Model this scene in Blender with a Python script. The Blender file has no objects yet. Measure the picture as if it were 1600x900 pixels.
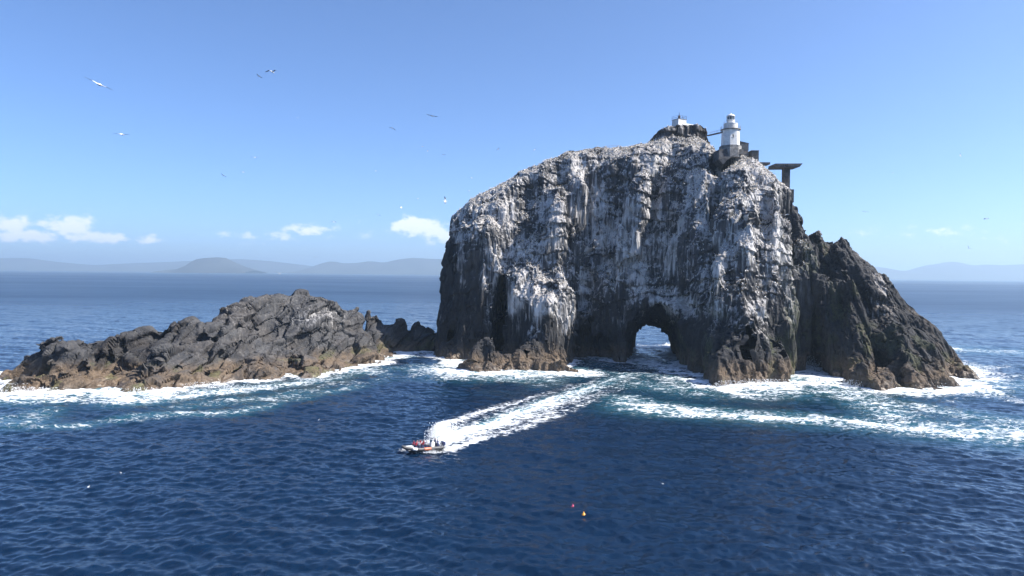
import bpy, bmesh, math, random
import numpy as np
from mathutils import Vector, Matrix

random.seed(7)
RNG = np.random.default_rng(11)
scene = bpy.context.scene
COL = scene.collection

# ------------------------------------------------------------------ camera
CAM_H = 33.0
F = 1066.7                      # focal length in pixels of a 1600 px wide picture
PITCH = math.atan(22.0 / F)
ROLL = 0.0100
cp, sp_ = math.cos(PITCH), math.sin(PITCH)
FWD = np.array([0.0, cp, -sp_])
_r0 = np.array([1.0, 0, 0]); _u0 = np.array([0.0, sp_, cp])
RIGHT = _r0 * math.cos(ROLL) + _u0 * math.sin(ROLL)
UP = _u0 * math.cos(ROLL) - _r0 * math.sin(ROLL)
EYE = np.array([0.0, 0.0, CAM_H])
cam_data = bpy.data.cameras.new('camera')
cam = bpy.data.objects.new('camera', cam_data)
COL.objects.link(cam)
cam_data.sensor_width = 36.0
cam_data.lens = F / 1600 * 36.0
cam_data.clip_start = 0.5
cam_data.clip_end = 120000.0
cam.matrix_world = Matrix(((RIGHT[0], UP[0], -FWD[0], EYE[0]), (RIGHT[1], UP[1], -FWD[1], EYE[1]),
                           (RIGHT[2], UP[2], -FWD[2], EYE[2]), (0, 0, 0, 1)))
scene.camera = cam

def ray(px, py):
    return FWD + RIGHT * ((px - 800.0) / F) - UP * ((py - 450.0) / F)
def at(px, py, D):
    """the world point seen at that place of the photograph, D metres ahead of the camera"""
    d = ray(px, py); return EYE + d * (D / d[1])
def on_sea(px, py, z=0.0):
    d = ray(px, py); return EYE + d * ((z - CAM_H) / d[2])

# ------------------------------------------------------------------ sky, sun, exposure
SUN_EL = math.radians(46.0)
SUN_AZ = math.radians(98.0)      # from straight ahead (+Y) clockwise towards +X
world = bpy.data.worlds.new('World'); scene.world = world
world.use_nodes = True
wn, wl = world.node_tree.nodes, world.node_tree.links
wn.clear()
def wnode(t, **kw):
    n = wn.new(t)
    for k, v in kw.items(): setattr(n, k, v)
    return n
def wmath(op, a, b=None, c=None):
    n = wn.new('ShaderNodeMath'); n.operation = op
    for i, v in enumerate((a, b, c)):
        if v is None: continue
        if isinstance(v, (int, float)): n.inputs[i].default_value = v
        else: wl.new(v, n.inputs[i])
    return n.outputs[0]
sky = wnode('ShaderNodeTexSky', sky_type='NISHITA')
sky.sun_disc = False
sky.sun_elevation = SUN_EL
sky.sun_rotation = SUN_AZ
sky.altitude = 30.0
sky.air_density = 0.62
sky.dust_density = 1.1
sky.ozone_density = 8.5
geo = wnode('ShaderNodeTexCoord')
sep = wnode('ShaderNodeSeparateXYZ'); wl.new(geo.outputs['Generated'], sep.inputs[0])
az = wmath('ARCTAN2', sep.outputs[0], sep.outputs[1])
el = wmath('ARCSINE', sep.outputs[2])
noi = wnode('ShaderNodeTexNoise'); noi.inputs['Scale'].default_value = 52.0; noi.inputs['Detail'].default_value = 7.0
noi.inputs['Roughness'].default_value = 0.58
mp = wnode('ShaderNodeMapping'); mp.inputs['Scale'].default_value = (1, 1, 1.7)
wl.new(geo.outputs['Generated'], mp.inputs[0]); wl.new(mp.outputs[0], noi.inputs['Vector'])
CLOUDS = [(12, 352, 26, 17, 1.0), (42, 369, 44, 10, 1.0), (112, 352, 36, 15, 1.0), (150, 370, 46, 10, 1.0), (231, 373, 19, 8, .95),
          (352, 368, 26, 10, .42), (425, 370, 60, 14, .50), (490, 360, 55, 13, .62), (645, 354, 40, 17, 1.0), (690, 364, 45, 17, .95),
          (560, 358, 30, 18, .42), (1365, 366, 60, 16, .48), (1450, 362, 70, 14, .52), (1560, 368, 80, 16, .42),
          (-260, 360, 90, 20, .9), (-520, 372, 120, 18, .8), (1820, 362, 110, 20, .5), (2200, 370, 140, 18, .5)]
acc = None
for (cx, cy, sx, sy, st) in CLOUDS:
    d = ray(cx, cy); d = d / np.linalg.norm(d)
    a0 = math.atan2(d[0], d[1]); e0 = math.asin(d[2])
    da = wmath('DIVIDE', wmath('SUBTRACT', az, a0), sx / F); de = wmath('DIVIDE', wmath('SUBTRACT', el, e0), sy / F)
    r2 = wmath('ADD', wmath('MULTIPLY', da, da), wmath('MULTIPLY', de, de))
    b = wmath('MULTIPLY', wmath('EXPONENT', wmath('MULTIPLY', r2, -0.9)), st)
    acc = b if acc is None else wmath('MAXIMUM', acc, b)
dens = wmath('ADD', wmath('MULTIPLY', acc, 1.0), wmath('MULTIPLY', wmath('SUBTRACT', noi.outputs[0], 0.5), 2.1))
ss = wnode('ShaderNodeMapRange', interpolation_type='SMOOTHSTEP')
ss.inputs['From Min'].default_value = 0.34; ss.inputs['From Max'].default_value = 0.85
wl.new(dens, ss.inputs['Value'])
cmask = wmath('MULTIPLY', ss.outputs[0], wmath('MINIMUM', wmath('MULTIPLY', acc, 1.6), 0.85))
mixc = wnode('ShaderNodeMix', data_type='RGBA')
wl.new(cmask, mixc.inputs['Factor']); wl.new(sky.outputs[0], mixc.inputs['A'])
mixc.inputs['B'].default_value = (5.4, 5.5, 5.9, 1)
bg = wnode('ShaderNodeBackground'); bg.inputs['Strength'].default_value = 0.122
wl.new(mixc.outputs['Result'], bg.inputs['Color'])
wo = wnode('ShaderNodeOutputWorld'); wl.new(bg.outputs[0], wo.inputs['Surface'])

sun_data = bpy.data.lights.new('sun', 'SUN')
sun_data.energy = 5.0; sun_data.angle = math.radians(0.53); sun_data.color = (1.0, 0.95, 0.87)
sun = bpy.data.objects.new('sun', sun_data); COL.objects.link(sun)
TO_SUN = Vector((math.cos(SUN_EL) * math.sin(SUN_AZ), math.cos(SUN_EL) * math.cos(SUN_AZ), math.sin(SUN_EL)))
sun.rotation_euler = TO_SUN.to_track_quat('Z', 'Y').to_euler()
sun.location = (60, -40, 150)
vs = scene.view_settings
vs.view_transform = 'Standard'; vs.look = 'None'; vs.exposure = 1.04; vs.gamma = 1.0; vs.use_curve_mapping = False
scene.render.engine = 'CYCLES'
cy = scene.cycles
cy.max_bounces = 6; cy.diffuse_bounces = 2; cy.glossy_bounces = 3; cy.transmission_bounces = 2; cy.volume_bounces = 0
cy.caustics_reflective = False; cy.caustics_refractive = False; cy.sample_clamp_indirect = 4.0; cy.sample_clamp_direct = 1.8
cy.use_denoising = True; cy.use_adaptive_sampling = True; cy.adaptive_threshold = 0.025

# ------------------------------------------------------------------ noise and mesh helpers
TAB = RNG.random((64, 64, 64)).astype(np.float32).ravel()
def vnoise(p, seed=0):
    """smooth lattice noise in 0..1 at the points p (N,3)"""
    p = p + np.array([seed * 7.31, seed * 3.77, seed * 5.13])
    i = np.floor(p).astype(np.int64); f = (p - i).astype(np.float32); u = f * f * f * (f * (f * 6 - 15) + 10)
    x0, y0, z0 = (i[:, 0] & 63) << 12, (i[:, 1] & 63) << 6, i[:, 2] & 63
    x1, y1, z1 = ((i[:, 0] + 1) & 63) << 12, ((i[:, 1] + 1) & 63) << 6, (i[:, 2] + 1) & 63
    ux, uy, uz = u[:, 0], u[:, 1], u[:, 2]
    def lx(y, z):
        a = TAB[x0 + y + z]; return a + (TAB[x1 + y + z] - a) * ux
    a = lx(y0, z0); a = a + (lx(y1, z0) - a) * uy
    b = lx(y0, z1); b = b + (lx(y1, z1) - b) * uy
    return a + (b - a) * uz
ROT = np.array([[0.80, 0.36, -0.48], [-0.60, 0.48, -0.64], [0.0, 0.80, 0.60]])
def fbm(p, seed=0, octaves=4, gain=0.5, ridged=False):
    out = np.zeros(len(p), np.float32); amp = 1.0; tot = 0.0
    for o in range(octaves):
        n = vnoise(p, seed + o)
        if ridged: n = 1.0 - np.abs(2 * n - 1)
        out += amp * n; tot += amp; amp *= gain
        p = (p * 2.03) if ridged == 'axis' else (p @ ROT.T) * 2.03
    return out / tot
def facets(p, seed=0, tilt=1.0):
    """angular blocks: every jittered cell has its own offset and its own tilted face; also the gap to the next cell"""
    b = np.floor(p - 0.5).astype(np.int64)
    best = np.full(len(p), 9.0, np.float32); sec = best.copy(); val = np.zeros(len(p), np.float32)
    for o in range(8):
        c = b + np.array([o & 1, (o >> 1) & 1, o >> 2])
        h = (((c[:, 0] + seed * 11) & 63) << 12) + (((c[:, 1] + seed * 5) & 63) << 6) + ((c[:, 2] + seed * 3) & 63)
        r1 = TAB[h]; r2 = TAB[(h * 7 + 1013) & 262143]; r3 = TAB[(h * 13 + 5077) & 262143]; r4 = TAB[(h * 29 + 777) & 262143]
        q = p - (c + 0.5 + 0.42 * (np.stack([r1, r2, r3], 1) * 2 - 1))
        d = (q * q).sum(1).astype(np.float32)
        v = (r4 - 0.5) + tilt * (q[:, 0] * (r2 - .5) + q[:, 1] * (r3 - .5) + q[:, 2] * (r1 - .5)).astype(np.float32)
        m = d < best
        sec = np.where(m, best, np.minimum(sec, d)); val = np.where(m, v, val); best = np.where(m, d, best)
    return val, np.sqrt(sec) - np.sqrt(best)
def yaw(p, a):
    c, s = math.cos(a), math.sin(a)
    return np.stack([p[:, 0] * c - p[:, 1] * s, p[:, 0] * s + p[:, 1] * c, p[:, 2]], 1)
def lean(p, x0, x1, k):
    """shear so that upright structures lean over between x0 and x1"""
    q = p.copy(); q[:, 0] = q[:, 0] + k * sstep(x0, x1, p[:, 0]) * p[:, 2]; return q
def crystal(p, seed=0):
    """noise made of flat triangular facets that meet in crisp edges, -0.5..0.5"""
    p = p + np.array([seed * 5.37, seed * 2.91, seed * 8.17])
    i = np.floor(p).astype(np.int64); f = (p - i).astype(np.float32)
    o = np.argsort(-f, axis=1); fs = np.take_along_axis(f, o, 1)
    st = np.array([1 << 12, 1 << 6, 1]); 
    def val(c): return TAB[((c[:, 0] & 63) << 12) + ((c[:, 1] & 63) << 6) + (c[:, 2] & 63)]
    E3 = np.eye(3, dtype=np.int64)
    c1 = i + E3[o[:, 0]]; c2 = c1 + E3[o[:, 1]]
    return val(i) * (1 - fs[:, 0]) + val(c1) * (fs[:, 0] - fs[:, 1]) + val(c2) * (fs[:, 1] - fs[:, 2]) + val(i + 1) * fs[:, 2] - .5
def sstep(a, b, x):
    t = np.clip((x - a) / (b - a), 0, 1); return t * t * (3 - 2 * t)
def rbf(pts, vals, smooth=0.6):
    """a smooth sheet through scattered control points"""
    pts = np.asarray(pts, float); vals = np.asarray(vals, float); n = len(pts)
    A = np.linalg.norm(pts[:, None] - pts[None], axis=2) - smooth * np.eye(n)
    P = np.c_[np.ones(n), pts]
    M = np.block([[A, P], [P.T, np.zeros((3, 3))]])
    w = np.linalg.solve(M, np.r_[vals, np.zeros(3)])
    def ev(q):
        out = np.empty(len(q))
        for s in range(0, len(q), 40000):
            c = q[s:s + 40000]
            out[s:s + 40000] = np.linalg.norm(c[:, None] - pts[None], axis=2) @ w[:n] + w[n] + c @ w[n + 1:]
        return out
    return ev
def smax(a, b, k):
    h = np.clip(0.5 + 0.5 * (a - b) / k, 0, 1); return b + (a - b) * h + k * h * (1 - h)
def smin(a, b, k):
    return -smax(-a, -b, k)
def surface_nets(f, org, vox):
    """quads of the zero surface of the grid f (negative inside)"""
    nx, ny, nz = f.shape; s = f < 0
    cnt = np.zeros((nx - 1, ny - 1, nz - 1), np.float32); pos = np.zeros(cnt.shape + (3,), np.float32)
    g = [slice(None, -1), slice(1, None)]
    cr = [(a, b) for a in range(8) for b in range(8) if a < b and bin(a ^ b).count('1') == 1]
    crn = lambda q: (g[q & 1], g[(q >> 1) & 1], g[q >> 2])
    for a, b in cr:
        fa, fb = f[crn(a)], f[crn(b)]
        m = (fa < 0) != (fb < 0)
        t = np.where(m, fa / np.where(m, fa - fb, 1), 0)
        for ax in range(3):
            a0 = (a >> ax) & 1; b0 = (b >> ax) & 1
            pos[..., ax] += np.where(m, a0 + (b0 - a0) * t, 0)
        cnt += m
    act = cnt > 0
    idx = -np.ones(cnt.shape, np.int64); idx[act] = np.arange(act.sum())
    cells = np.argwhere(act)
    V = (cells + pos[act] / cnt[act][:, None]) * vox + org
    Q = []
    for ax in range(3):
        lo = [slice(None)] * 3; hi = [slice(None)] * 3; lo[ax] = slice(None, -1); hi[ax] = slice(1, None)
        sa, sb = s[tuple(lo)], s[tuple(hi)]
        e = np.argwhere(sa != sb)
        o1, o2 = [(1, 2), (2, 0), (0, 1)][ax]
        ok = (e[:, o1] > 0) & (e[:, o2] > 0) & (e[:, o1] < f.shape[o1] - 1) & (e[:, o2] < f.shape[o2] - 1)
        e = e[ok]; fl = sa[tuple(e.T)]
        def cell(d1, d2):
            c = e.copy(); c[:, o1] -= d1; c[:, o2] -= d2; return idx[tuple(c.T)]
        q = np.stack([cell(1, 1), cell(0, 1), cell(0, 0), cell(1, 0)], 1)
        q[~fl] = q[~fl][:, ::-1]
        Q.append(q)
    return V, np.concatenate(Q)
def vnormals(V, Q):
    n = np.cross(V[Q[:, 2]] - V[Q[:, 0]], V[Q[:, 3]] - V[Q[:, 1]])
    N = np.zeros_like(V)
    for k in range(4):
        for ax in range(3): N[:, ax] += np.bincount(Q[:, k], n[:, ax], len(V))
    return N / np.maximum(np.linalg.norm(N, axis=1, keepdims=True), 1e-9)
def subdivide(V, Q):
    e = np.concatenate([Q[:, [0, 1]], Q[:, [1, 2]], Q[:, [2, 3]], Q[:, [3, 0]]]); e.sort(axis=1)
    key = e[:, 0] * np.int64(len(V)) + e[:, 1]
    u, inv = np.unique(key, return_inverse=True)
    a, b = u // len(V), u % len(V); n = len(Q)
    ev = (V[a] + V[b]) / 2; fv = V[Q].mean(1)
    E = [len(V) + inv[k * n:(k + 1) * n] for k in range(4)]
    C = len(V) + len(u) + np.arange(n)
    Q2 = np.concatenate([np.stack([Q[:, 0], E[0], C, E[3]], 1), np.stack([E[0], Q[:, 1], E[1], C], 1),
                         np.stack([C, E[1], Q[:, 2], E[2]], 1), np.stack([E[3], C, E[2], Q[:, 3]], 1)])
    return np.concatenate([V, ev, fv]), Q2
def compact(V, Q):
    u, inv = np.unique(Q, return_inverse=True); return V[u], inv.reshape(Q.shape)
def mesh_np(name, V, Q, smooth=False):
    me = bpy.data.meshes.new(name)
    k = Q.shape[1]
    me.vertices.add(len(V)); me.vertices.foreach_set('co', np.ascontiguousarray(V, np.float32).ravel())
    me.loops.add(Q.size); me.loops.foreach_set('vertex_index', np.ascontiguousarray(Q, np.int32).ravel())
    me.polygons.add(len(Q)); me.polygons.foreach_set('loop_start', np.arange(0, Q.size, k, dtype=np.int32))
    me.polygons.foreach_set('use_smooth', np.full(len(Q), smooth))
    me.update(calc_edges=True)
    return me
def add_attr(me, name, vals):
    a = me.attributes.new(name, 'FLOAT', 'POINT'); a.data.foreach_set('value', np.ascontiguousarray(vals, np.float32))
def add_object(name, me, mat=None, parent=None):
    o = bpy.data.objects.new(name, me); COL.objects.link(o)
    if mat is not None and me is not None:
        if len(me.materials) == 0: me.materials.append(mat)
    if parent is not None: o.parent = parent
    return o
def tag(o, label=None, cat=None, group=None, kind=None):
    if label: o['label'] = label
    if cat: o['category'] = cat
    if group: o['group'] = group
    if kind: o['kind'] = kind
    return o

# ------------------------------------------------------------------ materials
class NT:
    """a small wrapper to wire a material's nodes"""
    def __init__(self, name):
        self.m = bpy.data.materials.new(name); self.m.use_nodes = True
        self.t = self.m.node_tree; self.n = self.t.nodes; self.l = self.t.links
        self.bsdf = self.n['Principled BSDF']; self.out = self.n['Material Output']
    def node(self, t, **kw):
        n = self.n.new(t)
        for k, v in kw.items(): setattr(n, k, v)
        return n
    def put(self, sock, v):
        if v is None: return
        if hasattr(v, 'is_output'): self.l.new(v, sock)
        else: sock.default_value = v
    def math(self, op, a, b=None, c=None, clamp=False):
        n = self.n.new('ShaderNodeMath'); n.operation = op; n.use_clamp = clamp
        for i, v in enumerate((a, b, c)): self.put(n.inputs[i], v)
        return n.outputs[0]
    def mix(self, f, a, b):
        n = self.n.new('ShaderNodeMix'); n.data_type = 'RGBA'
        self.put(n.inputs['Factor'], f); self.put(n.inputs['A'], a); self.put(n.inputs['B'], b)
        return n.outputs['Result']
    def ramp(self, v, a, b, smooth=True):
        n = self.n.new('ShaderNodeMapRange'); n.interpolation_type = 'SMOOTHSTEP' if smooth else 'LINEAR'
        self.put(n.inputs['Value'], v); n.inputs['From Min'].default_value = a; n.inputs['From Max'].default_value = b
        return n.outputs[0]
    def attr(self, name):
        n = self.n.new('ShaderNodeAttribute'); n.attribute_name = name; return n.outputs['Fac']
    def coord(self, scale=(1, 1, 1), which='Object', rot=(0, 0, 0)):
        c = self.n.new('ShaderNodeTexCoord'); m = self.n.new('ShaderNodeMapping')
        m.inputs['Scale'].default_value = scale; m.inputs['Rotation'].default_value = rot
        self.l.new(c.outputs[which], m.inputs[0]); return m.outputs[0]
    def noise(self, vec, scale, detail=4.0, rough=0.5, out=0):
        n = self.n.new('ShaderNodeTexNoise'); self.put(n.inputs['Vector'], vec)
        n.inputs['Scale'].default_value = scale; n.inputs['Detail'].default_value = detail; n.inputs['Roughness'].default_value = rough
        return n.outputs[out]
    def bump(self, h, strength, dist, normal=None):
        n = self.n.new('ShaderNodeBump'); n.inputs['Strength'].default_value = strength; n.inputs['Distance'].default_value = dist
        self.put(n.inputs['Height'], h); self.put(n.inputs['Normal'], normal); return n.outputs[0]
def c4(r, g, b): return (r, g, b, 1.0)
def simple_mat(name, col, rough=0.6, metallic=0.0, var=0.12, scale=3.0):
    t = NT(name)
    n = t.noise(t.coord(), scale, 5.0, 0.6)
    d = tuple(max(0, c * (1 - 2.2 * var)) for c in col); l = tuple(min(1, c * (1 + var)) for c in col)
    t.put(t.bsdf.inputs['Base Color'], t.mix(t.ramp(n, .3, .7), c4(*d), c4(*l)))
    t.bsdf.inputs['Roughness'].default_value = rough; t.bsdf.inputs['Metallic'].default_value = metallic
    return t.m

def rock_material():
    t = NT('sea_rock')
    co = t.coord()
    gu, br, al = t.attr('guano'), t.attr('brown'), t.attr('algae')
    n1 = t.noise(co, 0.18, 5, 0.6); n2 = t.noise(co, 1.3, 6, 0.65)
    st = t.noise(t.coord((1.0, 1.0, 0.06)), 1.5, 6, 0.62)           # vertical weathering streaks
    base = t.mix(t.ramp(n1, .3, .7), c4(.034, .035, .039), c4(.076, .075, .077))
    base = t.mix(t.math('MULTIPLY', t.ramp(st, .45, .7), .55), base, c4(.115, .107, .100))
    base = t.mix(t.math('MULTIPLY', t.ramp(n2, .52, .75), .5), base, c4(.020, .020, .023))
    base = t.mix(t.math('MULTIPLY', t.attr('lichen_shade'), t.ramp(n1, .1, .55), clamp=True), base, t.mix(t.ramp(n2, .35, .7), c4(.012, .012, .014), c4(.030, .029, .030)))  # black lichen, plus shade darkened into the rock colour
    brn = t.mix(t.ramp(n2, .3, .7), c4(.07, .048, .031), c4(.17, .122, .08))
    base = t.mix(t.math('MULTIPLY', br, t.ramp(n1, .15, .6), clamp=True), base, brn)
    base = t.mix(t.math('MULTIPLY', al, t.ramp(n2, .3, .6), clamp=True), base, c4(.085, .10, .028))
    fine = t.noise(co, 3.4, 6, 0.75)
    f2 = t.math('ADD', t.math('MULTIPLY', fine, .22), t.math('MULTIPLY', st, .78))
    k = t.math('ADD', gu, t.math('MULTIPLY', t.math('SUBTRACT', f2, .5), 2.4))
    gm = t.ramp(k, .14, 1.0)
    gcol = t.mix(t.ramp(n1, .3, .7), c4(.42, .40, .385), c4(.64, .62, .61))
    gcol = t.mix(t.math('MULTIPLY', t.attr('trodden'), .8), gcol, t.mix(t.ramp(fine, .35, .65), c4(.15, .13, .115), c4(.40, .365, .34)))   # dirty where the birds stand
    base = t.mix(t.math('MULTIPLY', gm, .92), base, gcol)
    t.put(t.bsdf.inputs['Base Color'], base)
    wet = t.attr('wet')
    t.put(t.bsdf.inputs['Roughness'], t.math('SUBTRACT', .88, t.math('MULTIPLY', wet, .5)))
    t.bsdf.inputs['Specular IOR Level'].default_value = 0.3
    h = t.math('ADD', t.math('MULTIPLY', t.noise(co, 1.7, 7, .7), 1.0), t.math('MULTIPLY', st, .6))
    t.put(t.bsdf.inputs['Normal'], t.bump(h, .5, .14))
    return t.m
ROCK = rock_material()

# ------------------------------------------------------------------ the great sea stack
def grid_points(lo, hi, vox):
    ax = [np.arange(lo[k], hi[k] + vox * .5, vox) for k in range(3)]
    G = np.stack(np.meshgrid(*ax, indexing='ij'), -1)
    return ax, G
def ground_pts(lst):
    return [on_sea(px, py) for px, py in lst]

def build_sea_stack():
    vox = 1.08
    lo, hi = np.array([-48.0, 192.0, -5.0]), np.array([182.0, 342.0, 98.0])
    ax, G = grid_points(lo, hi, vox)
    shp = G.shape[:3]; P = G.reshape(-1, 3)
    X, Y, Z = P[:, 0], P[:, 1], P[:, 2]
    # --- front face: depth as a sheet over (X, Z)
    ctl = []
    for px, D in [(675, 280), (683, 275), (700, 266), (750, 263), (785, 264), (812, 243), (850, 241), (880, 248), (910, 264), (945, 264), (975, 257), (1055, 246),
                  (1085, 237), (1105, 220), (1125, 212), (1150, 211), (1190, 213), (1225, 222), (1240, 236), (1252, 286), (1272, 268),
                  (1290, 246), (1308, 228), (1350, 217), (1385, 210), (1430, 214), (1470, 220), (1505, 242), (1530, 262)]:
        p = at(px, 500, D); ctl.append((p[0], 0.0, D))
    for px, py, D in [(697, 470, 277), (745, 470, 270), (785, 470, 268), (812, 470, 250), (860, 475, 249), (905, 470, 265), (960, 465, 263), (1010, 465, 258),
                      (1060, 470, 252), (1092, 470, 243), (1120, 470, 231), (1160, 470, 225), (1200, 470, 228), (1238, 470, 240), (1252, 470, 280), (1272, 470, 274),
                      (1291, 470, 262), (1303, 470, 241), (1318, 470, 234), (1340, 470, 236), (1370, 470, 237), (1400, 480, 242),
                      (1120, 530, 220), (1160, 530, 216), (1210, 530, 222), (1320, 520, 228), (1380, 520, 224), (1430, 530, 228), (850, 530, 248),
                      (704, 360, 281), (740, 360, 277), (790, 360, 272), (850, 360, 270), (900, 360, 274), (950, 360, 272), (1000, 360, 264), (1045, 360, 266),
                      (1095, 360, 256), (1125, 360, 254), (1158, 360, 240), (1200, 360, 243), (1238, 360, 252), (1253, 375, 276), (1272, 385, 270), (1290, 395, 260),
                      (1315, 400, 252), (1350, 430, 248),
                      (740, 310, 282), (800, 275, 283), (880, 255, 284), (950, 250, 281), (998, 262, 272), (1050, 250, 274), (1092, 255, 264), (1124, 262, 266),
                      (1150, 262, 253), (1190, 268, 252), (1230, 300, 255)]:
        p = at(px, py, D); ctl.append((p[0], p[2], D))
    ctl = np.array(ctl)
    fr = rbf(ctl[:, :2], ctl[:, 2])
    XZ = np.stack(np.meshgrid(ax[0], ax[2], indexing='ij'), -1).reshape(-1, 2)
    YF = fr(XZ).reshape(len(ax[0]), 1, len(ax[2]))
    f_front = np.broadcast_to((YF - ax[1][None, :, None]) * 0.93, shp).ravel()
    # --- skyline
    sil = [(640, 420, 285), (690, 352, 285), (705, 338, 285), (735, 312, 287), (770, 290, 288), (800, 272, 289), (850, 252, 290), (885, 239, 290), (950, 232, 288),
           (1015, 220, 287), (1060, 214, 286), (1085, 213, 285), (1108, 222, 280), (1122, 238, 268), (1150, 239, 264), (1168, 246, 263), (1185, 258, 260), (1205, 270, 259), (1220, 280, 258), (1237, 302, 257),
           (1246, 326, 258), (1256, 322, 264), (1274, 344, 264), (1300, 352, 261), (1317, 369, 258), (1326, 397, 257), (1355, 412, 255), (1385, 430, 252),
           (1400, 465, 250), (1430, 495, 248), (1455, 520, 247), (1478, 545, 246), (1500, 566, 246), (1520, 590, 246), (1560, 640, 246)]
    S = np.array([at(*q) for q in sil])
    zs = np.interp(X, S[:, 0], S[:, 2]); yr = np.interp(X, S[:, 0], S[:, 1])
    dy = Y - yr
    ztop = zs + np.where(dy < 0, 0.42 * dy, -0.28 * dy)
    f_top = (Z - ztop) * 0.9
    # dark rocky knoll at the summit, behind the bird slope
    K = np.array([at(*q) for q in [(1012, 224, 292), (1022, 212, 292), (1048, 203, 292), (1066, 199, 292), (1088, 197, 292), (1098, 203, 292), (1106, 214, 290), (1112, 236, 288)]])
    kz = np.interp(X, K[:, 0], K[:, 2], left=-20, right=-20)
    kd = np.abs(Y - 293) - 9
    f_knoll = np.maximum((Z - kz) * .8, kd)
    f_top = np.minimum(f_top, f_knoll)
    # --- back, left end
    yb = 318 - 0.25 * Z - 0.0022 * (X - 55) ** 2
    yb = np.maximum(yb, yr + 7)
    f_back = (Y - yb) * 0.9
    Lp = np.array([at(681, 557, 275), at(690, 480, 278), at(697, 420, 280), at(702, 372, 283), at(705, 338, 285)])
    xl = np.interp(Z, Lp[:, 2], Lp[:, 0]) + 0.10 * np.abs(Y - 281)
    f_left = xl - X
    f = smax(f_front, f_top, 3.0); f = smax(f, f_back, 4.0); f = smax(f, f_left, 2.5)
    # --- low brown shelves and toes at the foot
    toe_n = np.zeros(len(P), np.float32); lowm = (Z < 34) & (np.abs(f) < 30)
    toe_n[lowm] = crystal(P[lowm] / np.array([4.5, 4.5, 9.0]), 77) * .42 + crystal(P[lowm] / np.array([2.2, 2.2, 5.0]), 78) * .25
    def blob(px, py, D, rx, ry, h, yaw=0.0):
        c = at(px, py, D); c[2] = 0
        dx, dyy = X - c[0], Y - c[1]
        cs, sn = math.cos(yaw), math.sin(yaw)
        u, v = (dx * cs + dyy * sn) / rx, (-dx * sn + dyy * cs) / ry
        r = np.sqrt(u * u + v * v)
        r = r + toe_n
        return (Z - h * (1.25 - 1.25 * r ** 1.25)) * .55
    toes = [(818, 570, 241, 15, 12, 5.0, 0), (815, 560, 250, 11, 12, 8, 0), (868, 560, 248, 7, 9, 7, 0), (1136, 590, 210, 6.5, 7, 11, 0), (1172, 590, 213, 8, 7, 9, 0),
            (1212, 590, 219, 7, 7, 7, 0), (1170, 570, 216, 6, 9, 15, 0), (1150, 575, 215, 5, 7, 14, 0), (1104, 580, 219, 3.2, 4, 7.5, 0), (1296, 580, 222, 5, 7, 8, 0), (1288, 570, 221, 3.0, 6, 12, 0), (1335, 590, 216, 5, 6, 7, 0),
            (1372, 595, 207, 6, 6, 5.5, 0), (1412, 590, 212, 9, 6, 6, .3), (1455, 585, 218, 10, 7, 6.5, .3), (1492, 575, 232, 8, 8, 4.0, .5), (1490, 545, 300, 10, 7, 3.5, 0),
            (700, 560, 272, 6, 8, 6, 0), (1125, 560, 228, 8, 12, 26, 0), (1330, 500, 232, 6, 8, 24, .2)]
    for tt in toes: f = smin(f, blob(*tt), 3.2)
    # --- ribs that stand out of the wall and clefts cut into it
    def rib(pts, w, out, k=2.0):
        nonlocal f
        q = np.array([at(*t) for t in pts]); o = np.argsort(q[:, 2]); q = q[o]
        cx = np.interp(Z, q[:, 2], q[:, 0]); cyy = np.interp(Z, q[:, 2], q[:, 1])
        d = np.maximum(np.abs(X - cx) * .8 + np.abs(Y - cyy - w * .7) * .6 - w, np.maximum(q[0, 2] - Z, Z - q[-1, 2]) * .8)
        f = smin(f, d, k) if out else smax(f, -d, k)
    rib([(1002, 262, 270), (1000, 330, 263), (992, 400, 259)], 3.0, True)
    rib([(1095, 270, 262), (1098, 360, 253), (1096, 450, 243), (1094, 590, 234)], 3.4, True)
    rib([(1158, 270, 252), (1162, 360, 238), (1165, 480, 223), (1167, 615, 208)], 3.2, True)
    rib([(1205, 300, 249), (1210, 380, 240), (1215, 480, 227), (1219, 610, 217)], 3.0, True)
    rib([(868, 300, 277), (862, 400, 265), (855, 500, 250), (850, 590, 246)], 3.0, True)
    rib([(1345, 430, 247), (1375, 480, 238), (1410, 540, 225), (1440, 580, 216), (1452, 612, 211)], 3.5, True)
    rib([(1300, 385, 256), (1318, 440, 245), (1330, 500, 232), (1338, 615, 216)], 3.0, True)
    rib([(1122, 245, 262), (1130, 290, 258), (1134, 350, 252)], 4.0, False)
    # the deep cleft between the main wall and the right shoulder
    cpx = 800 + (X / Y) * F
    tD = np.clip((Y - 222) / 62.0, -.3, 1)
    prr = np.interp(Z, [-5, 0, 25, 42, 52, 58], [1306, 1306, 1303, 1294, 1274, 1256])
    pl_ = 1241 + 10 * tD; pr_ = prr + (np.minimum(prr, 1268) - prr) * tD
    dsl = np.maximum(np.maximum(pl_ - cpx, cpx - pr_) * Y / F, Y - (290 - .5 * np.clip(Z, 0, None)))
    f = smax(f, -dsl, 1.0)
    rib([(1385, 470, 240), (1400, 540, 222)], 2.5, False)
    # sea cave, tall and narrow
    c0 = at(774, 570, 258)
    cz = np.clip(Z / 34.0, 0, 1.2)
    d = np.maximum(np.hypot((X - c0[0] - 0.06 * Z) / (6.6 * (1.02 - cz ** 1.6 * .9)).clip(.4), (Y - 258) / 21.0) - 1, (Z - 33) / 6) * 4.0
    f = smax(f, -d, 1.5)
    # low recess between shelf and arch
    c1 = at(925, 560, 262)
    d = (np.sqrt(((X - c1[0]) / 9.0) ** 2 + ((Y - 262) / 9.0) ** 2 + (Z / 17.0) ** 2) - 1) * 7
    f = smax(f, -d, 2.0)
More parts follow.
